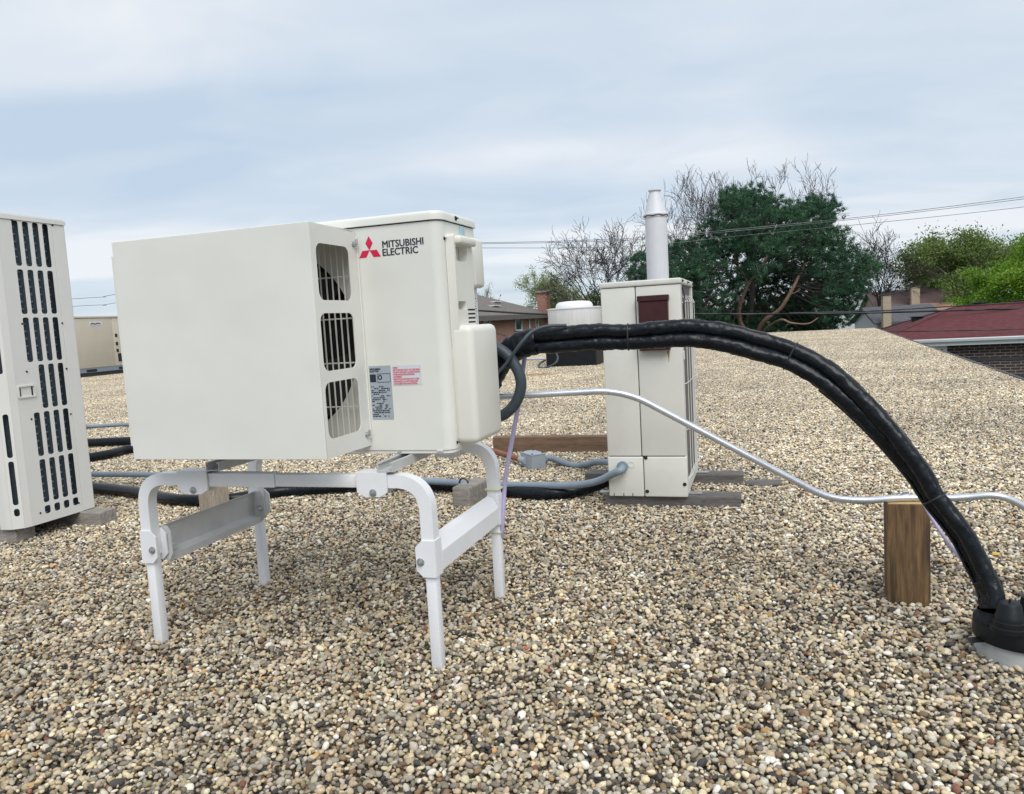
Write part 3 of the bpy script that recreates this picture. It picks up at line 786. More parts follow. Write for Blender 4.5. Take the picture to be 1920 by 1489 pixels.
# the big pine: outline measured from the picture, filled as a volume at its own distance
PY = 43.0
PINE = [(1186, 560), (1190, 500), (1200, 478), (1240, 470), (1290, 452), (1325, 446), (1336, 400), (1352, 366), (1385, 350), (1425, 352), (1450, 374),
        (1480, 392), (1510, 378), (1545, 372), (1572, 384), (1580, 430), (1592, 458), (1622, 482), (1644, 500), (1632, 530), (1606, 548), (1602, 590), (1575, 616),
        (1480, 628), (1400, 632), (1320, 622), (1250, 610), (1200, 600)]
def inside(x, y, poly):
    c = False; j = len(poly) - 1
    for i in range(len(poly)):
        (xi, yi), (xj, yj) = poly[i], poly[j]
        if (yi > y) != (yj > y) and x < (xj - xi) * (y - yi) / (yj - yi) + xi: c = not c
        j = i
    return c
def edge_d(x, y, poly):
    best = 1e9
    for i in range(len(poly)):
        a, b = Vector(poly[i]), Vector(poly[(i + 1) % len(poly)]); p = Vector((x, y)); ab = b - a
        t = max(0, min(1, (p - a).dot(ab) / ab.length_squared)); best = min(best, (a + ab * t - p).length)
    return best
pr = random.Random(77); rg = np.random.default_rng(77)
clumps = []
while len(clumps) < 1000:
    x, y = pr.uniform(1180, 1650), pr.uniform(345, 635)
    if not inside(x, y, PINE): continue
    e = min(edge_d(x, y, PINE), 130)
    dep = 4.6 * math.sqrt(max(0.02, 1 - (1 - e / 130) ** 2))
    t = pr.uniform(-1, 1); t = math.copysign(abs(t) ** 0.6, t)
    if 1368 < x < 1545 and y > 505 + 25 * math.sin(x * 0.05): t = abs(t) * 0.9 - 0.02
    q = at(x, y, PY + t * dep)
    if mnoise.noise(q * 0.42) < -0.42: continue                      # gaps between boughs
    clumps.append(q)
base = at(1402, 600, PY); PB = Vector((base.x, base.y, GZ))
root = thing('pine_tree', 'large dark green pine with reddish limbs beyond the roof edge', 'tree', frame(PB, 0))
A = []; 
for q in clumps:
    # a bough: several needle tufts, flattened, turned up at the ends
    for _ in range(pr.randint(5, 8)):
        A.append([q.x + pr.uniform(-0.62, 0.62), q.y + pr.uniform(-0.62, 0.62), q.z + pr.uniform(-0.26, 0.26)])
A = np.array(A); per = 38
Cn = np.repeat(A, per, axis=0); n = len(Cn)
dv = rg.normal(size=(n, 3)); dv[:, 2] = np.abs(dv[:, 2]) * 0.9 + 0.15; dv /= np.linalg.norm(dv, axis=1, keepdims=True)
ln_ = rg.uniform(0.13, 0.26, (n, 1)); sd = np.cross(dv, rg.normal(size=(n, 3))); sd /= np.linalg.norm(sd, axis=1, keepdims=True)
st = Cn + rg.normal(size=(n, 3)) * 0.05
V = np.stack([st - sd * 0.016, st + sd * 0.016, st + dv * ln_ + sd * 0.008], 1).reshape(-1, 3)
part('crown', npmesh('crown', V, np.arange(3 * n).reshape(-1, 3)), M['needles'], root)
limbs = [[(1408, 640, .0), (1388, 604, -.6), (1387, 575, -1.2), (1402, 535, -1.6), (1420, 510, -1.2), (1440, 480, -.4)], [(1402, 535, -1.6), (1398, 520, -1.7), (1380, 490, -1.2), (1370, 450, -.6)],
         [(1412, 640, 0.), (1432, 603, -1.2), (1462, 580, -2.0), (1480, 552, -2.4), (1494, 526, -2.4), (1515, 480, -1.5), (1530, 430, -.6)],
         [(1428, 622, -.6), (1462, 600, -2.2), (1485, 606, -2.8), (1515, 607, -3.2), (1534, 596, -3.4)], [(1405, 630, .5), (1410, 560, 1), (1415, 480, .8), (1410, 390, .3)],
         [(1480, 552, -2.4), (1492, 548, -2.6), (1500, 540, -2.7)], [(1390, 600, 0.), (1330, 560, 1.), (1270, 520, .5), (1215, 495, 0.)], [(1410, 590, 1.), (1500, 540, 1.8), (1580, 520, 1.), (1625, 505, .5)]]
bm = bmesh.new()
tube(bm, [PB + Vector((0, 0, -0.3)), PB + Vector((0.05, 0.1, 1.6)), at(1410, 640, PY)], lambda t: 0.34 - 0.08 * t, 9)
part('trunk', bm, M['bark_pine'], root, smooth=60)
for L, r0 in zip(limbs, (0.14, 0.08, 0.13, 0.07, 0.2, 0.04, 0.12, 0.12)):
    pth = spline([at(x, y, PY + d) for x, y, d in L], 5)
    part('limb', mktube(pth, lambda t: r0 * (1 - 0.62 * t), 8, shape=lambda l, t: 1 + 0.22 * mnoise.noise(Vector((l * 3.0, t, r0 * 50))) + 0.12 * mnoise.noise(Vector((l * 9.0, t * 2, r0 * 90)))), M['bark_pine'] if r0 in (0.14, 0.08, 0.13, 0.07, 0.04) else M['bark'], root, smooth=60)
polys = []
for q in clumps[::2]:
    c = at(1410, 520, PY); s = c.lerp(q, 0.62); polys.append(([s, s.lerp(q, 0.5) + Vector((0, 0, -0.1)), q], [0.045, 0.03, 0.015]))
V, F = tube_np(polys, 4); tag(part('branches', npmesh('branches', V, F), M['bark'], root), kind='stuff')

# ------------------------------------------------------------------ overhead wires
def wire(name, label, cat, ptsY, rad, group=None, mt='cable'):
    P = spline([at(*p) for p in ptsY], 14)
    return one(name, mktube(P, rad, 6), M[mt], label, cat, P[0], smooth=60, group=group)
M['wire'] = mat('weathered_wire', (0.16, 0.17, 0.18), 0.5, 0.2)
wire('overhead_wire', 'upper grey utility wire crossing in front of the pine crown', 'wire', [(690, 452, 40), (905, 455, 40), (1180, 447, 39), (1400, 428, 38.5), (1640, 404, 38), (1920, 369, 37.5), (2250, 322, 37)], 0.013, mt='wire')
wire('overhead_wire', 'second utility wire close under the upper wire over the pine', 'wire', [(690, 455, 40.3), (905, 457, 40.3), (1180, 450, 39.3), (1400, 431, 38.8), (1640, 407, 38.3), (1920, 373, 37.8), (2250, 327, 37)], 0.012, mt='wire')
wire('overhead_wire', 'lowest thin utility wire crossing the pine and its right hand sky', 'wire', [(690, 463, 40.6), (905, 465, 40.6), (1180, 462, 39.6), (1400, 441, 39), (1640, 418, 38.5), (1920, 388, 38), (2250, 345, 37)], 0.012, mt='wire')
wire('overhead_wire', 'thin distant wire in the sky gap above the tan rooftop unit', 'wire', [(-400, 595, 70), (145, 560, 68), (205, 554, 67), (450, 506, 53), (690, 452, 40)], 0.02, mt='wire')
wire('overhead_wire', 'lower of two thin distant wires above the tan rooftop unit', 'wire', [(-400, 606, 70), (145, 574, 68), (205, 570, 67), (450, 522, 53), (690, 463, 40.6)], 0.018, mt='wire')
wire('service_cable', 'thick black service cable passing just above the red roof ridge', 'cable', [(690, 572, 40), (905, 583, 37), (1030, 589, 35.8), (1320, 589, 35.5), (1560, 588, 35.2), (1760, 583, 35), (1920, 578, 34.8), (2250, 566, 34.5)], 0.042)
wire('service_cable', 'second black service cable rising towards the bright green tree', 'cable', [(1480, 587, 35.6), (1640, 583, 35.4), (1760, 576, 35.2), (1920, 566, 35), (2250, 545, 34.8)], 0.026)
wire('service_cable', 'thin cable drooping low over the red shingle slope', 'cable', [(1500, 626, 33), (1660, 622, 32.7), (1800, 620, 32.4), (1920, 617, 32), (2250, 606, 31.5)], 0.02)
wire('service_cable', 'thin cable sagging across the salmon brick wall', 'cable', [(690, 600, 40), (905, 620, 39), (960, 632, 38.8), (1040, 628, 38.5), (1240, 612, 38)], 0.02)
pp = at(690, 452, 40.3)
pf = frame((pp.x, pp.y + 0.25, GZ), 0)
root = thing('utility_pole', 'tall grey timber pole carrying the overhead wires behind the new unit', 'pole', pf)
part('pole', cyl(bmesh.new(), (0, 0, -0.3), (0, 0, pp.z - GZ + 0.15), 0.16, 0.11, 10), M['bark_grey'], root, pf, 60)
part('crossarm', mkbox(-0.12, 0.12, -0.24, -0.12, pp.z - GZ - 0.12, pp.z - GZ, 0.01), M['bark_grey'], root, pf)
# distant street pole among the far houses
p = at(1717, 600, 66)
bm = bmesh.new(); cyl(bm, (p.x, p.y, GZ), (p.x, p.y, at(1717, 530, 66).z), 0.17, 0.12, 8); box(bm, p.x - 0.7, p.x + 0.7, p.y - 0.2, p.y - 0.1, at(1717, 536, 66).z, at(1717, 536, 66).z + 0.12)
one('utility_pole', bm, M['bark_grey'], 'thin grey utility pole standing among the far houses', 'pole', (p.x, p.y, GZ))

# ================================================================== the new heat pump on its stand
FR = ground(823, 1247); FR.z = 0
YAW = -18.0
SF = frame(FR, YAW)                           # stand frame: x right, y back, origin at the front right foot
ex = (SF.to_3x3() @ Vector((1, 0, 0))); ey = (SF.to_3x3() @ Vector((0, 1, 0))); SFi = SF.inverted()
def fp(px, py, off):                          # pixel -> stand frame on the plane y = off
    return SFi @ hit(px, py, FR + ey * off, ey)
def sp(px, py, xo):                           # pixel -> stand frame on the plane x = xo
    return SFi @ hit(px, py, FR + ex * xo, ex)
SL, SD, TS = -1.12, 0.637, 0.0188              # left leg x, rear leg y, half tube
root = thing('equipment_stand', 'white steel tube stand with curved corners holding the outdoor unit', 'stand', frame(FR + ex * (SL / 2) + ey * (SD / 2), YAW))
ZB = 0.617
def bolt(bm, p, d, r=0.011, h=0.009):
    p = Vector(p); d = Vector(d)
    cyl(bm, p, p + d * 0.002, r * 1.35, None, 14); cyl(bm, p + d * 0.002, p + d * h, r, None, 6); cyl(bm, p + d * h, p + d * (h + 0.006), r * 0.45, None, 8)
    return bm
for yy, back in ((0.0, False), (SD, True)):
    for xx, sgn in ((0.0, -1), (SL, 1)):
        part('leg', mkbox(xx - TS, xx + TS, yy - TS, yy + TS, 0.0 - 0.02, 0.345, 0.005), M['white'], root, SF, 40)
        pth = fillet([(xx, yy, 0.33), (xx, yy, ZB), (xx + sgn * 0.215, yy, ZB)], 0.185, 12)
        part('curved_corner', mktube(pth, TS + 0.003, 4, square=True), M['white'], root, SF, 35)
        # leg clamp with chamfered plate and bolt
        fy = yy - TS - 0.009
        bm = bmesh.new()
        x0, x1 = xx - TS - 0.006, xx + TS + 0.006
        if sgn < 0: xa, xb = x0 - 0.018, x1
        else: xa, xb = x0, x1 + 0.020
        c = 0.022
        z0, z1 = 0.305, 0.425
        pl = [(xa + (c if sgn < 0 else 0), z0), (xb - (0 if sgn < 0 else c), z0), (xb, z0 + (0 if sgn < 0 else c)), (xb, z1 - (0 if sgn < 0 else c)), (xb - (0 if sgn < 0 else c), z1), (xa + (c if sgn < 0 else 0), z1), (xa, z1 - (c if sgn < 0 else 0)), (xa, z0 + (c if sgn < 0 else 0))]
        q = [pl[0]]
        for p_ in pl[1:]:
            if (Vector(p_) - Vector(q[-1])).length > 1e-5: q.append(p_)
        prism(bm, q, 'y', fy, fy + 0.006)
        prism(bm, q, 'y', yy + TS + 0.004, yy + TS + 0.010)
        box(bm, (x1 - 0.004 if sgn < 0 else x0 - 0.001), (x1 + 0.001 if sgn < 0 else x0 + 0.004), fy + 0.006, yy + TS + 0.004, z0, z1)
        cl_ = part('leg_clamp', bm, M['white'], root, SF)
        part('bolt', bolt(bmesh.new(), ((xa + 0.016 if sgn < 0 else xb - 0.018), fy, 0.355), (0, -1, 0), 0.010), M['galv'], cl_, SF)
        # sleeve where the corner meets the top bar
        sx0, sx1 = (fp(676, 890, 0).x, fp(732, 890, 0).x) if sgn < 0 else (fp(343, 890, 0).x, fp(398, 890, 0).x)
        bm = bmesh.new()
        za, zc_ = ZB - 0.034, ZB + 0.031
        low = ZB - 0.050 if not back else za - 0.004
        prism(bm, [(sx0, za), (sx0 + 0.028, low), (sx1 - 0.028, low), (sx1, za), (sx1, zc_), (sx0, zc_)], 'y', yy - TS - 0.013, yy - TS - 0.007)
        prism(bm, [(sx0, za), (sx0 + 0.028, low), (sx1 - 0.028, low), (sx1, za), (sx1, zc_), (sx0, zc_)], 'y', yy + TS + 0.007, yy + TS + 0.013)
        box(bm, sx0, sx1, yy - TS - 0.0065, yy + TS + 0.0065, zc_ - 0.004, zc_ + 0.001)
        sl = part('sleeve', bm, M['white'], root, SF)
        if not back: part('bolt', bolt(bmesh.new(), ((sx0 + sx1) / 2 + 0.004, yy - TS - 0.013, low + 0.014), (0, -1, 0), 0.0095), M['galv'], sl, SF)
    s0, s1 = fp(398, 890, 0).x, fp(676, 890, 0).x
    mid = fp(520, 890, 0).x
    part('top_bar', mkbox(s0 - 0.03, mid - 0.001, yy - TS - 0.003, yy + TS + 0.003, ZB - 0.026, ZB + 0.023, 0.004), M['white'], root, SF, 40)
    part('top_bar', mkbox(mid + 0.001, s1 + 0.03, yy - TS, yy + TS, ZB - 0.023, ZB + 0.020, 0.004), M['white'], root, SF, 40)
# side beams: folded channels between front and rear legs
for xx, outer in ((0.0, True), (SL, False)):
    bm = bmesh.new()
    y0, y1 = TS + 0.012, SD - TS - 0.012
    z0, z1 = 0.315, 0.425
    if outer:
        prof = [(-0.012, z0), (0.026, z0), (0.026, z0 + 0.062), (0.004, z1 - 0.008), (-0.016, z1), (-0.018, z1 - 0.006), (0.000, z1 - 0.014), (0.022, z0 + 0.060), (0.022, z0 + 0.004), (-0.012, z0 + 0.004)]
    else:
        prof = [(0.0, z1), (0.0, z0 + 0.012), (0.012, z0 + 0.004), (0.036, z0), (0.038, z0 - 0.022), (0.041, z0 - 0.022), (0.040, z0 + 0.003), (0.014, z0 + 0.008), (0.004, z0 + 0.015), (0.004, z1 - 0.004), (0.016, z1 + 0.002), (0.015, z1 + 0.005)]
    prism(bm, [(xx + a_, b_) for a_, b_ in prof], 'y', y0, y1)
    sb = part('side_beam', bm, M['white'] if outer else M['white_scuff'], root, SF)
    if not outer:
        for yy in (y0 + 0.004, y1 - 0.004):
            pl = [(xx - 0.002, 0.30), (xx + 0.045, 0.30), (xx + 0.06, 0.325), (xx + 0.06, 0.405), (xx + 0.045, 0.43), (xx - 0.002, 0.43)]
            part('end_plate', prism(bmesh.new(), pl, 'y', yy - 0.002, yy + 0.002), M['white_scuff'], sb, SF)
            part('bolt', bolt(bmesh.new(), (xx + 0.04, yy - 0.002 if yy > 0.3 else yy + 0.002, 0.355), (0, -1 if yy > 0.3 else 1, 0), 0.01, 0.02), M['galv'], sb, SF)
# mounting rails across the stand
for xx in (fp(735, 880, 0).x - 0.01, fp(405, 880, 0).x + 0.01):
    bm = bmesh.new()
    prof = [(-0.028, 0.0), (0.028, 0.0), (0.028, 0.030), (0.018, 0.030), (0.018, 0.026), (0.024, 0.026), (0.024, 0.004), (-0.024, 0.004), (-0.024, 0.026), (-0.018, 0.026), (-0.018, 0.030), (-0.028, 0.030)]
    prism(bm, [(xx + a_, ZB + 0.0325 + b_) for a_, b_ in prof], 'y', -0.030, SD + 0.03)
    rl = part('mounting_rail', bm, M['white_scuff'], root, SF)
    for yy in (0.155, 0.43):
        bm = bmesh.new(); box(bm, xx - 0.05, xx + 0.05, yy - 0.03, yy + 0.03, ZB + 0.0635, ZB + 0.0700, 0.002); box(bm, xx - 0.035, xx + 0.035, yy - 0.03, yy + 0.03, ZB + 0.0702, ZB + 0.0775, 0.002)
        bolt(bm, (xx - 0.02, yy - 0.022, ZB + 0.0702), (0, 0, 1), 0.010)
        part('foot_clip', bm, M['galv'], rl, SF)
for zz, yy in ((0.448, SD), (0.272, SD)):
    k = TS + (0.0085 if zz > 0.4 else 0.003)
    bm = mktube(fillet([(-k, yy - k, zz), (k, yy - k, zz), (k, yy + k, zz), (-k, yy + k, zz), (-k, yy - k, zz)], 0.006, 3), 0.0035, 6)
    part('cable_tie', bm, M['tie'], root, SF)

# ---- the unit itself
UY, UX0, UX1, UZ0, UZ1, UD = 0.12, -0.93, 0.052, 0.697 - 0.002, 1.482, 0.345
UB = UZ0
root = thing('outdoor_unit', 'new ivory heat pump with red diamond emblem and wind baffle on white stand', 'air conditioner', frame(SF @ Vector(((UX0 + UX1) / 2, UY + UD / 2, UB)), YAW))
LZ = UZ1 - 0.030                                # underside of the lid
rr = 0.035
FC, FRD = (-0.612, 1.075), 0.338
outer = [(UX0 + rr, UB), (UX1 - rr, UB), (UX1 - rr, LZ - 0.004), (UX0 + rr, LZ - 0.004)]
fpn = part('front_panel', sheet(outer, [circle(FC[0], FC[1], FRD, 56)], 0.003), M['ivory'], root, SF @ Matrix.Translation((0, UY + 0.0015, 0)) @ XZ)
def wall_strip(bm, pts, z0, z1):
    A = [bm.verts.new((x, y, z0)) for x, y in pts]; B = [bm.verts.new((x, y, z1)) for x, y in pts]
    for i in range(len(pts) - 1): bm.faces.new((A[i], A[i + 1], B[i + 1], B[i]))
    return bm
def arc(cx_, cy_, r, a0, a1, n=8):
    return [(cx_ + r * math.cos(math.radians(a0 + (a1 - a0) * k / n)), cy_ + r * math.sin(math.radians(a0 + (a1 - a0) * k / n))) for k in range(n + 1)]
yb = UY + UD
pts = arc(UX1 - rr, UY + rr, rr, -90, 0) + arc(UX1 - rr, yb - rr, rr, 0, 90) + arc(UX0 + rr, yb - rr, rr, 90, 180) + arc(UX0 + rr, UY + rr, rr, 180, 270)
bm = wall_strip(bmesh.new(), pts, UB, LZ - 0.004)
bmesh.ops.recalc_face_normals(bm, faces=bm.faces)
body = part('casing', bm, M['ivory'], root, SF, 30)
bm = bmesh.new(); prism(bm, rrect(UX0 + 0.003, UX1 - 0.003, UY + 0.004, yb - 0.003, 0.032), 'z', UB - 0.012, UB + 0.002)
part('base_pan', bm, M['ivory'], root, SF)
bm = bmesh.new(); prism(bm, rrect(UX0 + 0.003, UX1 - 0.003, UY + 0.004, yb - 0.003, 0.032), 'z', LZ - 0.008, LZ + 0.001)
part('seam_strip', bm, M['dark'], body, SF)  # dark slab filling the open seam under the lid
bm = bmesh.new(); prism(bm, rrect(UX0 - 0.007, UX1 + 0.007, UY - 0.007, yb + 0.007, 0.042, 8), 'z', LZ, UZ1)
es = [e for e in bm.edges if all(v.co.z > UZ1 - 1e-5 for v in e.verts)]
bmesh.ops.bevel(bm, geom=es, offset=0.012, segments=3, affect='EDGES', profile=0.5)
lid = part('lid', bm, M['ivory'], root, SF, 35)
part('screw', bolt(bmesh.new(), (UX1 + 0.007, UY + 0.13, LZ + 0.014), (1, 0, 0), 0.006, 0.004), M['dark'], lid, SF)
# fan bay: shroud, dark bay behind, fan, wire guard
bm = bmesh.new(); lathe(bm, (0, 0, 0), [(FRD + 0.008, 0.0), (FRD - 0.004, 0.012), (FRD - 0.012, 0.04), (FRD - 0.012, 0.10)], 56)
bm.transform(Matrix.Translation((FC[0], UY + 0.0035, FC[1])) @ Matrix.Rotation(math.radians(-90), 4, 'X'))
part('fan_shroud', bm, M['fanblade'], root, SF, 40)
part('fan_bay', mkbox(UX0 + 0.01, UX1 - 0.32, UY + 0.104, UY + 0.27, UB + 0.01, LZ - 0.02), M['dark'], root, SF)
bm = bmesh.new(); cyl(bm, (FC[0], UY + 0.035, FC[1]), (FC[0], UY + 0.103, FC[1]), 0.07, 0.075, 24)
fan = part('fan', bm, M['fanblade'], root, SF, 40)
for k in range(3):
    bm = bmesh.new(); n = 9; rows = []
    for i in range(n):
        t = i / (n - 1); row = []
        for j in range(5):
            s_ = j / 4; r_ = 0.065 + (FRD - 0.025 - 0.065) * s_
            a_ = math.radians(120 * k + 20 + t * (62 + 22 * s_) + 14 * s_)
            row.append(bm.verts.new((FC[0] + r_ * math.cos(a_), UY + 0.04 + 0.055 * t * (1 - 0.2 * s_), FC[1] + r_ * math.sin(a_))))
        rows.append(row)
    for A, B in zip(rows, rows[1:]):
        for j in range(4): bm.faces.new((A[j], A[j + 1], B[j + 1], B[j]))
    part('fan_blade', bm, M['fanblade'], fan, SF, 60)
bm = bmesh.new(); gy = UY - 0.026
gx0, gx1, gz0, gz1 = FC[0] - 0.29, FC[0] + 0.349, FC[1] - 0.358, FC[1] + 0.35
k = gx0
while k <= gx1 + 1e-6:
    tube(bm, fillet([(k, UY - 0.002, gz0), (k, gy, gz0 + 0.012), (k, gy, gz1 - 0.012), (k, UY - 0.002, gz1)], 0.01, 2), 0.0027, 5); k += 0.0225
for zz in (gz0 + 0.02, FC[1] - 0.225, FC[1] - 0.075, FC[1] + 0.075, FC[1] + 0.215, gz1 - 0.02):
    tube(bm, [(gx0 - 0.004, gy + 0.005, zz), (gx1 + 0.004, gy + 0.005, zz)], 0.0027, 5)
tag(part('fan_guard', bm, M['ivory'], root, SF), 'thin ivory wires over the fan opening')

# ---- wind baffle: solid front, side with three openings
BY0, BX0, BX1, BZ0, BZ1 = -0.170, fp(208, 449, -0.17).x, fp(577, 415, -0.17).x, fp(612, 862, -0.17).z, fp(577, 415, -0.17).z
th = 0.003
bm = mkbox(BX0, BX1, BY0, BY0 + th, BZ0, BZ1, 0.0012, seg=1)
baf = part('wind_baffle', bm, M['ivory'], root, SF)
def hole(p):
    (a, b, c, d) = p                               # px x0,y0,x1,y1 on the side plane
    P0, P1 = sp(a, b, BX1), sp(c, d, BX1)
    return P0, P1
def side_sheet(xpos):
    o = [(BY0 + th + 0.0005, BZ0), (UY + 0.0 - 0.002, BZ0 - 0.004), (UY - 0.002, BZ1 - 0.008), (BY0 + th + 0.0005, BZ1)]
    H = []
    for (xa, ya0, ya1, xb, yb0, yb1) in ((591, 453, 560, 659, 465, 566), (600, 588, 695, 668, 586, 690), (609, 718, 824, 677, 708, 808)):
        A0, A1, B0_, B1_ = sp(xa, ya0, BX1), sp(xa + 8, ya1, BX1), sp(xb - 4, yb0, BX1), sp(xb, yb1, BX1)
        H.append(rrect((A0.y + A1.y) / 2, (B0_.y + B1_.y) / 2, (A1.z + B1_.z) / 2, (A0.z + B0_.z) / 2, 0.028))
    return sheet(o, H, th), H
me, HOLES = side_sheet(BX1)
part('side_panel', me, M['ivory'], baf, SF @ Matrix.Translation((BX1 - th / 2, 0, 0)) @ YZ)
me, _ = side_sheet(BX0)
part('side_panel', me, M['ivory'], baf, SF @ Matrix.Translation((BX0 + th / 2, 0, 0)) @ YZ)
part('edge_flange', mkbox(BX0 - 0.016, BX0 - 0.0005, BY0 + 0.010, BY0 + 0.013, BZ0 + 0.045, BZ1 - 0.045), M['ivory'], baf, SF)
part('top_panel', mkbox(BX0 + th, BX1 - th - 0.0005, BY0 + th + 0.0005, UY - 0.012, BZ1 - 0.0035, BZ1 - 0.0005), M['ivory'], baf, SF)
# mounting tabs against the unit's face with wing bolts
for px, py in ((664, 459), (689, 815)):
    q = sp(px, py, BX1)
    b_ = bmesh.new(); bolt(b_, (BX1, q.y - 0.006, q.z), (1, 0, 0), 0.008, 0.010)
    box(b_, BX1 + 0.008, BX1 + 0.016, q.y - 0.010, q.y - 0.002, q.z - 0.002, q.z + 0.018, 0.002)
    part('wing_bolt', b_, M['galv'], baf, SF)
part('side_flange', mkbox(BX1 + 0.0005, BX1 + 0.006, UY - 0.005, UY - 0.0025, BZ0 + 0.02, BZ1 - 0.02), M['ivory'], baf, SF)

# ---- emblem and lettering on the front
def onface(px, py): return fp(px, py, UY)
c = onface(693, 469.5)
top, ly, ry_ = onface(691, 443), onface(675, 482), onface(713.5, 479)
h = top.z - c.z; w = h * 0.52
bm = bmesh.new()
def dia(pts):
    prism(bm, [(c.x + a_, c.z + b_) for a_, b_ in pts], 'y', UY - 0.0010, UY - 0.0004)
side = h / 2 / math.sin(math.radians(60)); s = side
k60, hh = s * 0.5, s * math.sin(math.radians(60))
dia([(0, 0), (k60, hh), (0, 2 * hh), (-k60, hh)])
dia([(0.0, 0), (-s, 0), (-s - k60, -hh), (-k60, -hh)])
dia([(0.0, 0), (k60, -hh), (s + k60, -hh), (s, 0)])
part('emblem', bm, M['red'], root, SF)
def put_text(body, px, py, hpx, wpx, matn, bold, name='lettering', parent=None):
    a, b, e = onface(px, py), onface(px, py - hpx), onface(px + wpx, py - 0.06 * wpx)
    size = (b.z - a.z) / 0.69
    me = text_mesh(body, size, 0.0)
    co = np.array([v.co[:] for v in me.vertices]); wid = co[:, 0].max() - co[:, 0].min()
    me.transform(Matrix.Diagonal(((e.x - a.x) / wid, 1, 1, 1)))
    bmx = bmesh.new()
    for k_, (dx_, dz_) in enumerate(((0, 0), (bold, 0), (-bold, 0), (0, bold * 0.6), (0, -bold * 0.6))):
        m2 = me.copy(); m2.transform(Matrix.Translation((dx_ * size, dz_ * size, k_ * 0.00005))); bmx.from_mesh(m2); bpy.data.meshes.remove(m2)
    return part(name, bmx, M[matn], parent or root, SF @ Matrix.Translation((a.x, UY - 0.0007, a.z)) @ XZ)
put_text('MITSUBISHI', 716.5, 465, 12.8, 76.5, 'ink', 0.024)
put_text('ELECTRIC', 717, 480, 12.8, 66, 'ink', 0.024)
# data plate
a, b = onface(689, 786), onface(734, 686)
pz0, pz1 = onface(712, 786.5).z, onface(712, 686).z; px0, px1 = BX1 + 0.012, onface(735.5, 735).x
dp = part('data_plate', mkbox(px0, px1, UY - 0.0012, UY - 0.0004, pz0, pz1), M['plate'], root, SF)
def lines(x0, x1, z0, z1, n, rg_, hgt, yq, dens=0.75):
    bm = bmesh.new()
    for i in range(n):
        z = z1 - (i + 0.5) * (z1 - z0) / n; x = x0
        end = x0 + (x1 - x0) * rg_.uniform(0.55, 1.0)
        while x < end:
            w_ = rg_.uniform(0.003, 0.010)
            if rg_.random() < dens: box(bm, x, min(x + w_, end), yq - 0.0004, yq, z - hgt / 2, z + hgt / 2)
            x += w_ + 0.0018
    return bm
pw = px1 - px0; ph = pz1 - pz0; lr = random.Random(4)
yq = UY - 0.0013
part('fine_print', lines(px0 + 0.004, px1 - 0.006, pz0 + 0.008, pz0 + ph * 0.63, 17, lr, 0.0038, yq), M['ink'], dp, SF)
bm = mkbox(px0 + 0.002, px0 + pw * 0.30, yq - 0.0006, yq, pz0 + ph * 0.70, pz0 + ph * 0.845)
part('print_block', bm, M['ink'], dp, SF)
bm = bmesh.new()
for (x0_, x1_, z0_, z1_) in ((0.36, 0.97, 0.69, 0.70), (0.36, 0.97, 0.845, 0.855), (0.36, 0.375, 0.69, 0.855), (0.955, 0.97, 0.69, 0.855)):
    box(bm, px0 + pw * x0_, px0 + pw * x1_, yq - 0.0004, yq, pz0 + ph * z0_, pz0 + ph * z1_)
lathe(bm, (0, 0, 0), [(0.0085, 0), (0.0085, 0.0004), (0.0045, 0.0004), (0.0045, 0)], 20)
for v in bm.verts:
    if abs(v.co.y) < 0.02 and abs(v.co.x) < 0.02 and abs(v.co.z) < 0.01: v.co = Vector((v.co.x + px0 + pw * 0.49, yq - v.co.z, v.co.y + pz0 + ph * 0.785))
part('print_frame', bm, M['ink'], dp, SF)
for body_, u, v_, sz in (('MITSUBISHI', 0.0, 0.925, 0.008), ('ELECTRIC', 0.0, 0.885, 0.008)):
    me = text_mesh(body_, sz, 0.0004)
    part('lettering', me, M['ink'], dp, SF @ Matrix.Translation((px0 + 0.003 + pw * u, yq - 0.0002, pz0 + ph * v_)) @ XZ)
# warning label
wx0, wx1 = onface(735.5, 700).x + 0.001, onface(790, 700).x; wz0, wz1 = onface(762, 722).z, onface(762, 684.5).z
wl = part('warning_label', mkbox(wx0, wx1, UY - 0.0012, UY - 0.0004, wz0, wz1), M['paper'], root, SF)
TXT = ['WARNING', 'RISK OF ELECTRIC SHOCK. CAN CAUSE INJURY', 'OR DEATH: DISCONNECT ALL REMOTE ELECTRIC', 'POWER SUPPLIES BEFORE SERVICING.', 'AVERTISSEMENT', 'RISQUE DE CHOC ELECTRIQUE. PEUT CAUSER', 'DES BLESSURES OU LA MORT: DEBRANCHER', 'TOUTE ALIMENTATION AVANT ENTRETIEN.']
lh = (wz1 - wz0) * 0.92 / len(TXT)
for i, s_ in enumerate(TXT):
    me = text_mesh(s_, lh * 0.98, 0.0003)
    co = np.array([v.co[:] for v in me.vertices]); wid = co[:, 0].max()
    tw_ = (wx1 - wx0) * (0.94 * len(s_) / 40.0)
    me.transform(Matrix.Diagonal((tw_ / wid, 1, 1, 1)))
    part('lettering', me, M['redink'], wl, SF @ Matrix.Translation((wx0 + 0.003, UY - 0.0015, wz1 - 0.004 - lh * (i + 0.85))) @ XZ)
q = onface(825, 845); part('drain_slot', mkbox(q.x - 0.012, q.x + 0.012, UY - 0.0018, UY - 0.0003, q.z - 0.003, q.z + 0.003, 0.0006, seg=1), M['ivory_plastic'], root, SF)

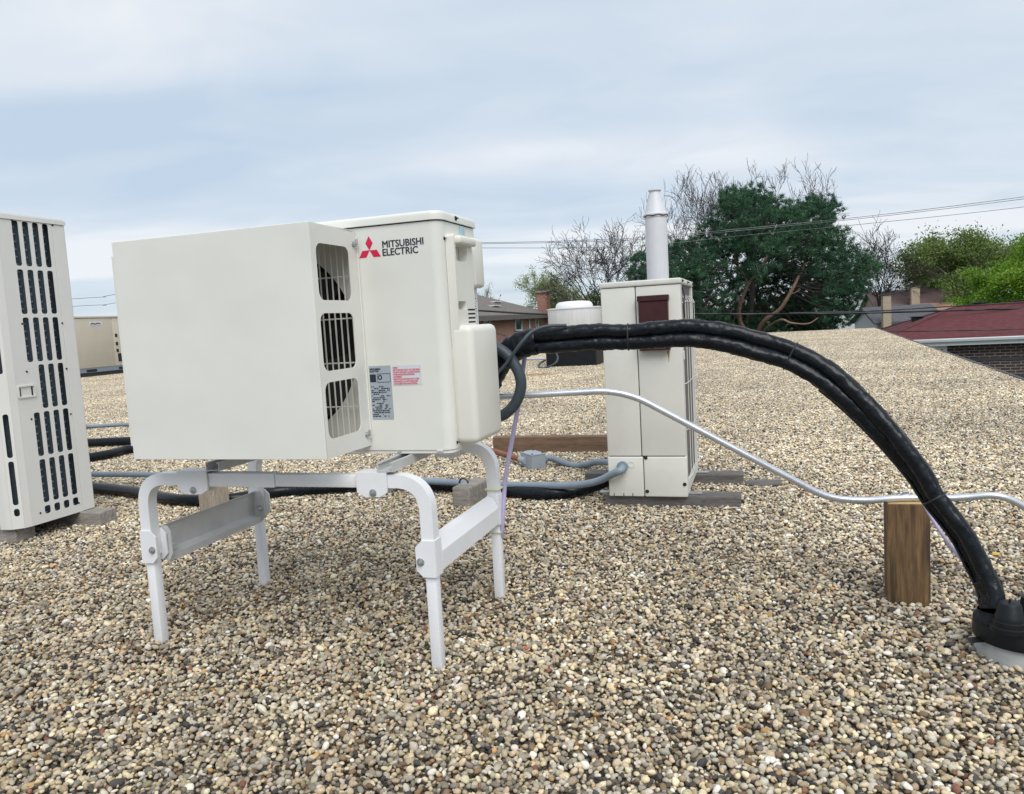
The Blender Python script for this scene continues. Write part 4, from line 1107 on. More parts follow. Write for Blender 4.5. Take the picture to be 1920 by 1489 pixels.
# ---- plastic service cover on the right side
sx = UX1
cov = part('service_cover', sheet(rrect(UY + 0.040, UY + 0.205, 1.03, LZ - 0.045, 0.012), [rrect(UY + 0.052, UY + 0.155, 1.318, 1.370, 0.008), rrect(UY + 0.046, UY + 0.120, 1.158, 1.186, 0.008)], 0.030), M['ivory_plastic'], root, SF @ Matrix.Translation((sx + 0.016, 0, 0)) @ YZ)
part('cover_bulge', mkbox(sx - 0.01, sx + 0.076, UY + 0.038, UY + 0.300, UB + 0.012, 1.105, 0.024, seg=4), M['ivory_plastic'], cov, SF, 50)
part('grip_lip', mkbox(sx + 0.024, sx + 0.052, UY + 0.048, UY + 0.200, 1.372, 1.400, 0.008), M['ivory_plastic'], cov, SF, 50)
for k in range(4):
    part('vent_slot', mkbox(sx + 0.02, sx + 0.0315, UY + 0.132, UY + 0.200, 1.112 + 0.014 * k, 1.118 + 0.014 * k), M['dark'], cov, SF)
part('rear_cover', mkbox(sx - 0.01, sx + 0.028, UY + 0.232, UY + 0.338, 1.235, LZ - 0.04, 0.016, seg=3), M['ivory_plastic'], root, SF, 50)
wl2 = part('wiring_label', mkbox(sx + 0.0004, sx + 0.0016, UY + 0.215, UY + 0.305, 1.125, 1.222), M['paper'], root, SF)
bm = bmesh.new(); lr = random.Random(9)
for i in range(9):
    z = 1.135 + i * 0.009; y = UY + 0.222
    while y < UY + 0.298:
        w_ = lr.uniform(0.004, 0.014)
        if lr.random() < 0.7: box(bm, sx + 0.0017, sx + 0.0020, y, min(y + w_, UY + 0.30), z - 0.0014, z + 0.0014)
        y += w_ + 0.003
part('fine_print', bm, M['ink'], wl2, SF)
part('blue_tape', mkbox(sx + 0.0005, sx + 0.0085, UY + 0.175, UY + 0.205, LZ - 0.055, LZ - 0.008), M['bluetape'], root, SF)
for zz in (UB + 0.02, LZ - 0.06):
    part('screw', bolt(bmesh.new(), (sx - 0.0005, UY + 0.034, zz), (1, 0, 0), 0.004, 0.003), M['dark'], root, SF)

# ================================================================== black insulated line set arching to the roof boot
def Yl(a, b, t): return a + (b - a) * t
CENT = [(905, 742, 3.02, 0.0193), (922, 700, 2.99, 0.0214), (945, 668, 2.96, 0.0235), (985, 644, 2.93, 0.0251), (1060, 636, 2.89, 0.0257), (1120, 632, 2.86, 0.0257), (1178, 632, 2.83, 0.0241), (1240, 627, 2.80, 0.0262), (1300, 625, 2.77, 0.0262), (1365, 634, 2.73, 0.0268),
        (1425, 650, 2.70, 0.0273), (1482, 668, 2.66, 0.0257), (1550, 706, 2.61, 0.0273), (1612, 760, 2.56, 0.0273), (1669, 820, 2.51, 0.0273), (1722, 886, 2.47, 0.0268), (1752, 934, 2.44, 0.0257), (1803, 1000, 2.39, 0.0251), (1835, 1060, 2.36, 0.0251), (1856, 1104, 2.33, 0.0251), (1863, 1140, 2.31, 0.0246)]
BT = ground(1890, 1212, 0.02); BT.z = 0
root = thing('pipe_bundle', 'pair of black wrapped refrigerant pipes arching from the new unit to the roof boot', 'pipe', frame((BT.x, BT.y, 0), 0))
cp = [at(a, b, c_) for a, b, c_, _ in CENT]
path = spline(cp, 16)
rads = [q_[3] for q_ in CENT]
def rad_at(t):
    f = t * (len(rads) - 1); i = min(int(f), len(rads) - 2); return rads[i] + (rads[i + 1] - rads[i]) * (f - i)
def offs(path, up, lat):
    out = []
    for i, p in enumerate(path):
        t = i / (len(path) - 1)
        d = (path[min(i + 1, len(path) - 1)] - path[max(i - 1, 0)]).normalized()
        v = (p - CO).normalized(); n_ = d.cross(v).normalized()
        if n_.z < 0: n_ = -n_
        b_ = d.cross(n_).normalized()
        out.append(p + n_ * up(t) + b_ * lat(t))
    return out
def sm(t, a, b):
    u = max(0.0, min(1.0, (t - a) / (b - a))); return u * u * (3 - 2 * u)
def sep_t(t): return rad_at(t) * (0.88 - 0.52 * sm(t, 0.55, 0.80))
def fold(seed, amp):
    def f(l, t):
        v = mnoise.noise(Vector((l * 22 + t * 0.9, math.cos(t) * 1.6, math.sin(t) * 1.6 + seed)))
        w_ = mnoise.noise(Vector((l * 48 + t * 3.0, math.cos(t) * 2.2 + seed, math.sin(t) * 2.2)))
        return 1 + amp * v + amp * 0.95 * w_
    return f
up = offs(path, lambda t: sep_t(t), lambda t: 0.004 * math.sin(9 * t) + 0.021 * sm(t, 0.52, 0.78))
lo = offs(path, lambda t: -sep_t(t) * 1.02, lambda t: -0.006 * math.sin(7 * t + 1) - 0.021 * sm(t, 0.52, 0.78))
up = spline(up[::2] + [up[-1]], 5); lo = spline(lo[::2] + [lo[-1]], 5)
part('insulated_pipe', mktube(up, lambda t: rad_at(t), 20, shape=fold(1.0, 0.11)), M['wrap'], root, smooth=60)
part('insulated_pipe', mktube(lo, lambda t: rad_at(t) * 1.0, 20, shape=fold(7.0, 0.11)), M['wrap'], root, smooth=60)
# thin control cable strapped along the underside of the lower end
cabl = offs(path, lambda t: -sep_t(t) * 1.0 - rad_at(t) * 1.05, lambda t: -0.012)
cs = [p for i, p in enumerate(cabl) if i / (len(cabl) - 1) > 0.60]
part('control_cable', mktube(cs, 0.0045, 8), M['cable'], root, smooth=60)
for t in (0.165, 0.30, 0.55, 0.80):
    i = int(t * (len(path) - 1)); p = path[i]; d = (path[i + 1] - path[i - 1]).normalized()
    v = (p - CO).normalized(); n_ = d.cross(v).normalized(); b_ = d.cross(n_).normalized()
    s_, r_ = sep_t(t), rad_at(t) * 1.06; lt_ = 0.022 * sm(t, 0.52, 0.78)
    loop = []
    for k in range(25):
        a_ = 2 * math.pi * k / 24
        loop.append(p + n_ * (math.copysign(s_, math.cos(a_)) * (1 if abs(math.cos(a_)) > 0.05 else 0) + math.cos(a_) * r_) + b_ * math.sin(a_) * (r_ + lt_))
    part('zip_tie', mktube(loop, 0.0032, 6), M['cable'], root, smooth=60)
# torn tape wrapped where the bundle enters the boot
i0 = int(0.93 * (len(path) - 1)); tp = path[i0:]
part('tape_wrap', mktube(tp, lambda t: 0.033 + 0.003 * math.sin(9 * t) + 0.004 * t, 30, shape=lambda l, t: 1 + 0.16 * mnoise.noise(Vector((l * 60, math.cos(t) * 3, math.sin(t) * 3))) + 0.08 * mnoise.noise(Vector((l * 160, math.cos(t) * 6, math.sin(t) * 6)))), M['wraptape'], root, smooth=60)
# wrinkled wrap at the unit end
tp = path[int(0.0 * len(path)): int(0.17 * len(path))]
part('tape_wrap', mktube(tp, lambda t: 0.043 - 0.004 * t, 30, shape=lambda l, t: (1.12 + 0.16 * abs(math.cos(t))) * (1 + 0.10 * mnoise.noise(Vector((l * 55 + t, math.cos(t) * 2, math.sin(t) * 2))) + 0.05 * mnoise.noise(Vector((l * 120, t, 3))))), M['wrap'], root, smooth=60)

# roof boot
bl_ = ground(1821, 1166, 0.09); BC = bl_ + Vector((0.137, -0.045, 0))
BF2 = frame((BC.x, BC.y, 0), 0)
root = thing('roof_boot', 'black rubber roof boot with stepped caps on a pale ring', 'roof vent', BF2)
bm = bmesh.new(); lathe(bm, (0, 0, 0), [(0.0, -0.02), (0.136, -0.02), (0.132, 0.02), (0.126, 0.052), (0.0, 0.052)], 48)
part('base_ring', bm, mat('weathered_pale_ring', (0.42, 0.43, 0.42), 0.7, var=0.2, vscale=14), root, BF2, 40)
bm = bmesh.new(); lathe(bm, (0, 0, 0), [(0.0, 0.0525), (0.138, 0.0525), (0.140, 0.057), (0.137, 0.106), (0.130, 0.114), (0.06, 0.124), (0.0, 0.125)], 48)
part('cap', bm, M['rubber'], root, BF2, 40)
fcap = ground(1893, 1178, 0.118) - BC; hcap = at(1862, 1130, 2.31) - BC
for (cx_, cy_, sc, stepped) in ((fcap.x, fcap.y, 0.86, True), (fcap.x + 0.088, fcap.y + 0.03, 0.84, True), (hcap.x, hcap.y, 0.85, False)):
    bm = bmesh.new()
    if stepped:
        lathe(bm, (cx_, cy_, 0.112), [(0.060 * sc, 0), (0.060 * sc, 0.014), (0.053 * sc, 0.017), (0.052 * sc, 0.030), (0.046 * sc, 0.033), (0.045 * sc, 0.046), (0.042 * sc, 0.049), (0.036 * sc, 0.080), (0.031 * sc, 0.085), (0.0, 0.087)], 28)
        cyl(bm, (cx_, cy_, 0.198), (cx_, cy_, 0.208), 0.0035, 0.003, 8)
    else:
        lathe(bm, (cx_, cy_, 0.112), [(0.062 * sc, 0), (0.060 * sc, 0.012), (0.052 * sc, 0.02), (0.050 * sc, 0.035)], 28)
    part('stepped_cap' if stepped else 'sleeve', bm, M['rubber'], root, BF2, 40)
part('tab', mkbox(-0.172, -0.13, -0.02, 0.02, 0.050, 0.0524, 0.002), M['rubber'], root, BF2)

# ================================================================== steel conduit on its post
PF0 = ground(1705, 1131); PYAW = -18
PW_, PD_ = 0.142, 0.092
post_top = at(1700, 946, PF0.y).z
PFm = frame((PF0.x, PF0.y, 0), PYAW)
root = thing('support_post', 'upright brown timber post carrying the steel conduit', 'post', PFm)
bm = mkbox(-PW_ / 2, PW_ / 2, 0, PD_, -0.02, post_top, 0.004)
part('timber', bm, M['wood_post'], root, PFm)
part('cut_top', mkbox(-PW_ / 2 + 0.004, PW_ / 2 - 0.004, 0.004, PD_ - 0.004, post_top, post_top + 0.0012), M['wood_fresh'], root, PFm)
cY = PF0.y + 0.05
cz = post_top + 0.014
pe = at(1700, 930, cY)
E_ = [(880, 747, 3.02), (1168, 731, 2.90), (1552, 934, 2.80), (1600, 933, 2.79)]
pth = [at(*q_) for q_ in E_]
p1 = Vector((at(1620, 932, 2.79).x, 2.79, cz)); pth[-1] = p1
pth += [PFm @ Vector((-0.02, 0.045, cz)), PFm @ Vector((0.16, 0.045, cz)), at(1868, 927, 2.70), at(1912, 943, 2.69), at(1990, 1010, 2.66), at(2080, 1150, 2.62)]
last = pth[-1].copy(); last.z = -0.01; pth.append(last + Vector((0.03, 0, 0)))
root = thing('steel_conduit', 'long bare steel conduit bent down from behind the unit to the post', 'conduit', frame((PF0.x, cY, 0), 0))
part('conduit', mktube(fillet(pth, 0.11, 10), 0.0126, 14), M['emt'], root, smooth=60)
p = PFm @ Vector((-0.004, 0.045, cz)); d = (PFm.to_3x3() @ Vector((1, 0, 0)))
bm = bmesh.new(); cyl(bm, p - d * 0.010, p + d * 0.010, 0.0150, None, 18); 
box(bm, p.x - 0.012, p.x + 0.012, p.y - 0.006, p.y + 0.006, cz + 0.010, cz + 0.026, 0.002); cyl(bm, (p.x - 0.02, p.y, cz + 0.019), (p.x + 0.02, p.y, cz + 0.019), 0.0035, None, 8)
part('strap_clamp', bm, M['galv'], root)

# slate flexible conduit loop and thin cable behind the unit
def ridged(l, t): return 1 + 0.05 * math.sin(l * 900)
lp = spline([at(900, 632, 2.93), at(925, 648, 2.90), at(952, 666, 2.88), at(971, 695, 2.87), at(977, 722, 2.87), at(969, 752, 2.88), at(950, 774, 2.90), at(930, 783, 2.93), at(905, 784, 2.97)], 14)
one('flexible_conduit', mktube(lp, 0.0205, 14, shape=lambda l, t: 1 + 0.025 * math.sin(l * 700)), M['flex'], 'dark slate flexible conduit looping out from behind the new unit', 'conduit', lp[0], smooth=70)
lp = spline([at(905, 715, 2.86), at(926, 705, 2.855), at(946, 686, 2.85), at(962, 664, 2.84), at(980, 640, 2.83), at(998, 622, 2.84), at(1025, 612, 2.85), at(1062, 610, 2.86)], 8)
one('control_cable', mktube(lp, 0.0062, 8), M['flex'], 'thin dark cable crossing over the pipe bundle beside the new unit', 'cable', lp[0], smooth=60)
# lavender drain tube
lp = [at(990, 640, 3.02), at(984, 668, 3.02), at(975, 740, 3.04), at(962, 815, 3.06), at(950, 880, 3.08), at(946, 915, 3.09)]
e = lp[-1].copy(); lp.append(at(940, 1005, 3.07)); g0 = ground(930, 1082); lp.append(Vector((g0.x + 0.01, g0.y, 0.10))); lp.append(Vector((g0.x, g0.y, 0.012)))
lp = spline(lp, 6)
one('drain_tube', mktube(lp, 0.0092, 10), M['lavender'], 'pale lavender drain tube hanging behind the rear leg of the white stand', 'tube', (g0.x, g0.y, 0), smooth=60)
lp = spline([at(1722, 925, 2.60), at(1745, 968, 2.55), at(1768, 1004, 2.50), at(1790, 1034, 2.46), at(1806, 1052, 2.42)], 6)
one('drain_tube', mktube(lp, 0.006, 10), M['lavender'], 'short pale lavender tube running beside the pipe bundle near the post', 'tube', lp[-1], smooth=60)

# ================================================================== older tall unit behind (end view), on timber sleepers
KZ = 0.062
K0 = ground(1143, 930, KZ); K1 = ground(1290, 932, KZ)
KF = frame((K0.x, K0.y, 0), YAW); KFi = KF.inverted()
kex, key = KF.to_3x3() @ Vector((1, 0, 0)), KF.to_3x3() @ Vector((0, 1, 0))
def kf(px, py, off=0.0): return KFi @ hit(px, py, K0 + key * off, key)
KW = kf(1289, 930).x; KD = 0.80
KT = kf(1281, 520).z
root = thing('outdoor_unit', 'tall aged ivory outdoor unit with maroon hood standing on grey timber sleepers', 'air conditioner', KF)
split = kf(1205, 870).x * 1.0; seamz = kf(1215, 856).z
xs = kf(1197, 700).x
g_ = 0.0022
panels = [('end_panel', 0, xs - g_, seamz + g_, KT - 0.034), ('end_panel', xs + g_, KW, seamz + g_, KT - 0.034), ('lower_panel', 0, xs + 0.008 - g_, KZ, seamz - g_), ('lower_panel', xs + 0.008 + g_, KW + 0.003, KZ, seamz - g_)]
pob = []
for nm, a_, b_, c_, d_ in panels:
    yoff = -0.006 if nm == 'lower_panel' else 0.0
    pob.append(part(nm, mkbox(a_, b_, yoff, 0.05, c_, d_, 0.006, seg=3), M['ivory_old'], root, KF, 50))
part('casing', mkbox(0.004, KW - 0.03, 0.048, KD - 0.004, KZ + 0.01, KT - 0.036), M['ivory_old'], root, KF)
part('seam_shadow', mkbox(0.008, KW - 0.008, 0.012, 0.046, KZ + 0.005, KT - 0.036), M['dark'], root, KF)
bm = mkbox(-0.006, KW + 0.006, -0.007, KD + 0.006, KT - 0.032, KT, 0.007, seg=3)
lid = part('lid', bm, M['ivory_old'], root, KF, 50)
for yy in (0.06, 0.40, 0.74): part('screw', bolt(bmesh.new(), (KW + 0.006, yy, KT - 0.016), (1, 0, 0), 0.007, 0.005), M['dark'], lid, KF)
# front corner post, coil face and wire guard on the right hand side
part('corner_post', mkbox(KW - 0.03, KW - 0.0005, 0.0505, 0.095, KZ + 0.004, KT - 0.034, 0.003), M['ivory_old'], root, KF)
part('corner_post', mkbox(KW - 0.03, KW - 0.0005, KD - 0.07, KD - 0.002, KZ + 0.004, KT - 0.034, 0.003), M['ivory_old'], root, KF)
part('bottom_rail', mkbox(KW - 0.03, KW - 0.0005, 0.0955, KD - 0.0705, KZ + 0.004, KZ + 0.06), M['ivory_old'], root, KF)
part('coil', mkbox(KW - 0.0298, KW - 0.014, 0.096, KD - 0.071, KZ + 0.061, KT - 0.035), M['coil_grey'], root, KF)
bm = bmesh.new(); gxx = KW + 0.014
zt, zb = KT - 0.10, KZ + 0.05
for i in range(5):
    yy = 0.13 + i * (KD - 0.21) / 4
    tube(bm, fillet([(KW - 0.01, yy, zt + 0.01), (gxx, yy, zt - 0.02), (gxx, yy, zb + 0.03), (KW - 0.006, yy, zb)], 0.02, 3), 0.0021, 6)
for zz in (zt - 0.03, kf(1290, 720).z, kf(1290, 808).z, zb + 0.05, (zt + kf(1290, 720).z) / 2):
    tube(bm, fillet([(KW - 0.008, 0.075, zz - 0.01), (gxx + 0.004, 0.11, zz), (gxx + 0.004, KD - 0.06, zz), (KW - 0.008, KD - 0.02, zz - 0.01)], 0.02, 3), 0.0021, 6)
tag(part('wire_guard', bm, M['ivory_vrf'], root, KF), 'thin white wire guard over the grey coil')
part('grip', sheet(rrect(0, 0.028, 0, 0.05, 0.006), [rrect(0.006, 0.022, 0.006, 0.044, 0.004)], 0.006), M['ivory_old'], root, KF @ Matrix.Translation((KW + 0.0025, 0.052, kf(1284, 676).z)) @ YZ)
for px, py in ((1211, 858), (1214, 921), (1292, 908)):
    q = kf(px, py); part('screw', bolt(bmesh.new(), (min(q.x, KW - 0.012), -0.0063, q.z), (0, -1, 0), 0.008, 0.004), M['dark'], root, KF)
q = kf(1184, 871); bm = bmesh.new(); lathe(bm, (0, 0, 0), [(0.019, 0), (0.019, 0.002), (0.016, 0.002), (0.016, 0.0)], 20); bm.transform(Matrix.Translation((q.x, -0.0063, q.z)) @ Matrix.Rotation(math.radians(90), 4, 'X'))
part('knockout', bm, M['ivory_old'], root, KF, 40)
q = kf(1157, 892); bm = bmesh.new(); lathe(bm, (0, 0, 0), [(0.038, 0), (0.038, 0.0015), (0.035, 0.0015), (0.035, 0.0)], 28); bm.transform(Matrix.Translation((q.x, -0.0063, q.z)) @ Matrix.Rotation(math.radians(90), 4, 'X'))
part('knockout', bm, M['ivory_old'], root, KF, 40)
for px in (1152, 1170, 1187):
    x_ = kf(px, 925).x; part('slit', mkbox(x_ - 0.002, x_ + 0.002, -0.0072, -0.0055, KZ + 0.001, KZ + 0.02), M['dark'], root, KF)
# maroon sheet metal hood
a, b = kf(1194, 563, -0.05), kf(1256, 652, -0.05)
bm = bmesh.new(); prism(bm, [(-0.003, a.z - 0.01), (-0.045, a.z - 0.012), (-0.045, b.z + 0.004), (-0.003, b.z + 0.004)], 'x', a.x + 0.006, b.x - 0.004)
hood = part('hood', bm, M['maroon'], root, KF)
part('hood_lid', mkbox(a.x, b.x + 0.002, -0.052, -0.002, a.z - 0.0095, a.z + 0.022, 0.003), M['maroon'], hood, KF)
part('hood_sill', mkbox(a.x + 0.004, b.x + 0.001, -0.055, -0.002, b.z - 0.012, b.z + 0.0035, 0.003), M['maroon'], hood, KF)
M['ruststreak'] = mat('rust_streak', (0.36, 0.22, 0.09), 0.8, var=0.3, vscale=40)
q = kf(1253, 658); bm = bmesh.new(); prism(bm, [(q.x - 0.008, q.z), (q.x + 0.008, q.z), (q.x + 0.004, q.z - 0.04), (q.x + 0.001, q.z - 0.07), (q.x - 0.002, q.z - 0.035)], 'y', -0.0006, 0.0003)
part('rust_mark', bm, M['ruststreak'], root, KF)
bm = bmesh.new(); q = (KW + 0.002, 0.09, KT - 0.05)
tube(bm, spline([q, (KW + 0.012, 0.10, KT - 0.10), (KW + 0.008, 0.085, KT - 0.16), (KW + 0.01, 0.095, KT - 0.22)], 6), 0.004, 6)
part('red_lead', bm, M['maroon'], root, KF)
for yy in (0.10, KD - 0.10):
    part('foot', mkbox(KW - 0.02, KW + 0.075, yy - 0.025, yy + 0.025, KZ + 0.0005, KZ + 0.007, 0.002), M['galv'], root, KF)
    part('foot', mkbox(-0.075, 0.02, yy - 0.025, yy + 0.025, KZ + 0.0005, KZ + 0.007, 0.002), M['galv'], root, KF)
# sleepers
sl_lab = ('weathered timber sleeper under the front of the aged tall unit', 'weathered timber sleeper under the back of the aged tall unit')
for (yy, xa, xb), lab in zip(((0.03, -0.03, kf(1388, 930).x), (KD - 0.16, kf(1096, 890, KD - 0.16).x, kf(1393, 885, KD - 0.13).x)), sl_lab):
    bm = mkbox(xa, xb, yy, yy + 0.135, -0.02, KZ - 0.001, 0.005)
    one('timber_sleeper', bm, M['wood_dark'], lab, 'timber', KF @ Vector(((xa + xb) / 2, yy, 0)), KF, yaw=YAW, group='sleepers under the aged tall unit')
p = ground(1430, 908); bm = bmesh.new(); prism(bm, [(-0.11, -0.02), (-0.04, -0.08), (0.10, -0.06), (0.12, 0.02), (0.02, 0.06), (-0.09, 0.05)], 'z', 0.0, 0.014)
bmesh.ops.bevel(bm, geom=list(bm.edges), offset=0.003, segments=1, affect='EDGES')
sc = one('slate_scrap', bm, M['wood_dark'], 'flat broken slate scrap lying on the gravel beside the sleeper ends', 'scrap', (0, 0, 0)); sc.location = (p.x, p.y, 0.004); sc.rotation_euler = (0.05, -0.04, -0.2)

# white flue pipe behind it
VY = 7.2
vb = at(1245, 815, VY); vt = at(1244, 357, VY).z; v1 = at(1244, 402, VY).z; vr = 20.0 / FPX * VY
vf = frame((vb.x, vb.y, 0), 0)
root = thing('flue_pipe', 'white round flue pipe with tapered top behind the aged tall unit', 'flue', vf)
bm = bmesh.new(); lathe(bm, (0, 0, 0), [(vr, -0.02), (vr, v1)], 40); part('pipe', bm, M['flue'], root, vf, 40)
bm = bmesh.new(); cyl(bm, (vr * 0.3, vr * -0.954, 0), (vr * 0.3, vr * -0.96, 0), 0.001, None, 4)
bm.free()
bm = bmesh.new(); lathe(bm, (0, 0, 0), [(vr * 1.02, v1 - 0.03), (vr * 1.12, v1 - 0.01), (vr * 1.12, v1 + 0.004), (vr * 1.0, v1 + 0.012), (vr * 0.47, vt - 0.012), (vr * 0.60, vt), (vr * 0.60, vt + 0.006), (vr * 0.40, vt + 0.006)], 40)
cn = part('tapered_cap', bm, M['flue'], root, vf, 30)
bm = bmesh.new(); lp = [Vector((vr * 1.07 * math.cos(a_), vr * 1.07 * math.sin(a_), v1 - 0.012 + 0.004 * math.sin(a_ * 7))) for a_ in [2 * math.pi * k / 40 for k in range(41)]]
tube(bm, lp, 0.007, 6); part('wire_band', bm, M['bark'], cn, vf, 60)
bm = bmesh.new(); lathe(bm, (0, 0, 0), [(vr * 2.3, 0.0), (vr * 2.2, 0.02), (vr * 1.2, 0.10), (vr * 1.02, 0.13)], 32); part('flashing', bm, M['galv'], root, vf, 40)

# exhaust fan on a black curb
fc = ground(1086, 686); fc = fc + Vector((0, 0.55, 0))
sc_ = fc.y / FPX
ff = frame((fc.x, fc.y, 0), YAW)
R = 51 * sc_
root = thing('exhaust_fan', 'round aluminium roof exhaust fan with domed cap on black curb', 'exhaust fan', ff)
zc0, zc1 = 0.0, at(1085, 657, fc.y - 0.5).z
part('curb', mkbox(-R * 0.92, R * 0.92, -R * 0.92, R * 0.92, -0.02, zc1, 0.02), M['rubber'], root, ff)
part('curb_cap', mkbox(-R * 0.97, R * 0.97, -R * 0.97, R * 0.97, zc1, zc1 + 0.17, 0.02), M['alum_white'], root, ff)
z1_, z2_, z3_ = zc1 + 0.17, at(1085, 577, fc.y).z, at(1085, 565, fc.y).z
bm = bmesh.new(); lathe(bm, (0, 0, 0), [(R * 0.72, z1_), (R * 0.80, z1_ + 0.12), (R * 0.97, z1_ + 0.30), (R * 0.98, z2_ - 0.02)], 48); part('drum', bm, M['alum'], root, ff, 40)
bm = bmesh.new(); lathe(bm, (0, 0, 0), [(R * 0.98, z2_ - 0.03), (R * 1.01, z2_ - 0.02), (R * 1.01, z2_ + 0.0), (R * 0.9, z2_ + 0.01), (R * 0.70, z2_ + 0.01)], 48); part('rim', bm, M['alum'], root, ff, 40)
bm = bmesh.new(); lathe(bm, (0, 0, 0), [(R * 0.68, z2_), (R * 0.68, z2_ + 0.05), (R * 0.64, z3_ - 0.04), (R * 0.55, z3_ - 0.005), (R * 0.3, z3_ + 0.012), (0.0, z3_ + 0.015)], 48); part('domed_cap', bm, M['alum_white'], root, ff, 40)
lp = spline([at(1042, 660, fc.y - 0.75), at(1046, 672, fc.y - 0.85), at(1040, 682, fc.y - 0.9), at(1022, 690, 17.6), ground(1010, 688, 0.03), at(1014, 680, 18.0), at(1022, 676, 18.2)], 8)
part('supply_cable', mktube(lp, 0.022, 8), M['flex'], root, smooth=60)
bm = bmesh.new()
for s_ in (-1, 1): tube(bm, [ff @ Vector((-R * 0.86 , -R * 0.35, z1_)), ff @ Vector((-R * 0.80 + s_ * 0.09, -R * 0.62, z1_ + 0.30))], 0.02, 6)
part('latch', bm, M['edge'], root)
lp = [ground(965, 674, 0.06), ground(1034, 673, 0.06)]
one('roof_pipe', mktube(lp, 0.028, 8), M['emt'], 'thin grey pipe lying on the gravel left of the exhaust fan', 'pipe', (lp[0].x, lp[0].y, 0), smooth=60)

# tan packaged rooftop unit far to the left
Rp = ground(148, 709)
rf_ = frame((Rp.x, Rp.y, 0), 72)                 # local x runs away along the visible face, y to the left
rt = at(160, 592, Rp.y).z
root = thing('rooftop_unit', 'large tan packaged rooftop unit seen between the slotted unit and the baffle', 'rooftop unit', rf_)
part('curb', mkbox(-1.4, 4.6, 0.06, 2.2, -0.02, 0.14, 0.01), M['edge'], root, rf_)
part('base_rail', mkbox(-1.5, 4.7, 0.0, 2.3, 0.142, 0.30, 0.01), M['pvc'], root, rf_)
for k in range(4): part('rail_slot', mkbox(-1.1 + 1.45 * k, -0.65 + 1.45 * k, -0.004, 0.01, 0.165, 0.26), M['dark'], root, rf_)
xsplit = (rf_.inverted() @ hit(213, 650, Vector((Rp.x, Rp.y, 0)), rf_.to_3x3() @ Vector((0, 1, 0)))).x
for a_, b_ in ((-1.5, xsplit), (xsplit + 0.01, xsplit + 0.9), (xsplit + 0.91, 4.7)):
    part('panel', mkbox(a_, b_, -0.012, 0.03, 0.305, rt - 0.07, 0.012), M['tan'], root, rf_, 50)
part('casing', mkbox(-1.49, 4.69, 0.032, 2.29, 0.303, rt - 0.068), M['tan'], root, rf_)
part('top', mkbox(-1.53, 4.73, -0.04, 2.33, rt - 0.066, rt, 0.015), M['tan'], root, rf_)
nx = (rf_.inverted() @ hit(166, 602, Vector((Rp.x, Rp.y, 0)), rf_.to_3x3() @ Vector((0, 1, 0)))).x - 1.0
lab_ = part('name_plate', mkbox(1.0 + nx, 1.55 + nx, -0.018, -0.0125, rt - 0.33, rt - 0.19, 0.003), M['paper'], root, rf_)
bm = bmesh.new()
tube(bm, spline([(1.06 + nx, -0.0195, rt - 0.29), (1.14 + nx, -0.0195, rt - 0.25), (1.24 + nx, -0.0195, rt - 0.28), (1.36 + nx, -0.0195, rt - 0.25), (1.48 + nx, -0.0195, rt - 0.265)], 5), 0.017, 6); part('print', bm, M['ink'], lab_, rf_)
for zz in (1.35, 0.80, 1.05): part('handle', mkbox(xsplit + 0.1, xsplit + 0.2, -0.03, -0.0125, zz, zz + 0.12, 0.005), M['dark'], root, rf_)
part('louvre', mkbox(xsplit + 0.15, xsplit + 0.8, -0.02, -0.0125, 0.45, 0.75), M['dark'], root, rf_)

# ================================================================== tall slotted unit at the left
LZ0 = 0.085
LR = ground(178, 951.5, LZ0)
lf = frame((LR.x, LR.y, 0), YAW); lfi = lf.inverted()   # local: origin at the right rear corner, x right, y back
lex, ley = lf.to_3x3() @ Vector((1, 0, 0)), lf.to_3x3() @ Vector((0, 1, 0))
def ls(px, py, xo=0.0): return lfi @ hit(px, py, LR + lex * xo, lex)
LC = ls(61, 986).y                                       # front corner (negative y)
LTZ = ls(127, 414).z
seam = (ls(151.5, 961).y + ls(102.5, 425).y) / 2
rc = 0.088
root = thing('outdoor_unit', 'tall pale outdoor unit with rows of dark coil slots in its side', 'air conditioner', lf)
# side panel with its slots (columns are measured on the picture)
cols = []
for xt, xb_ in ((27.5, None), (46.5, None), (65, None), (83.5, None)):
    cols.append(None)
def col_y(px, py): return ls(px, py).y
sc0, sc1 = 4.805, 4.51
top_row = [(131, 185, 118, 518), (223, 272, 126, 525), (311, 361, 136, 531), (399, 448, 147, 537)]
rowsA = [[(131, 115, 214, 520), (222, 125, 305, 527), (312, 134, 396, 532), (400, 145, 484, 537)],
         [(175, 550, 258, 953), (264, 557, 349, 953), (353, 560, 436, 953), (441, 567, 523, 953)],
         [(219, 983, 300, 1383), (306, 983, 387, 1377), (394, 983, 474, 1373), (481, 983, 562, 1367)]]
rowsB = [[None, None, None, None]]
def pA(x, y): return (x / sc0, 390 + y / sc0)
def pB(x, y): return (x / sc1, 690 + y / sc1)
holes = []
def slot(p_tl, p_br):
    A, B = ls(*p_tl), ls(*p_br); return A, B
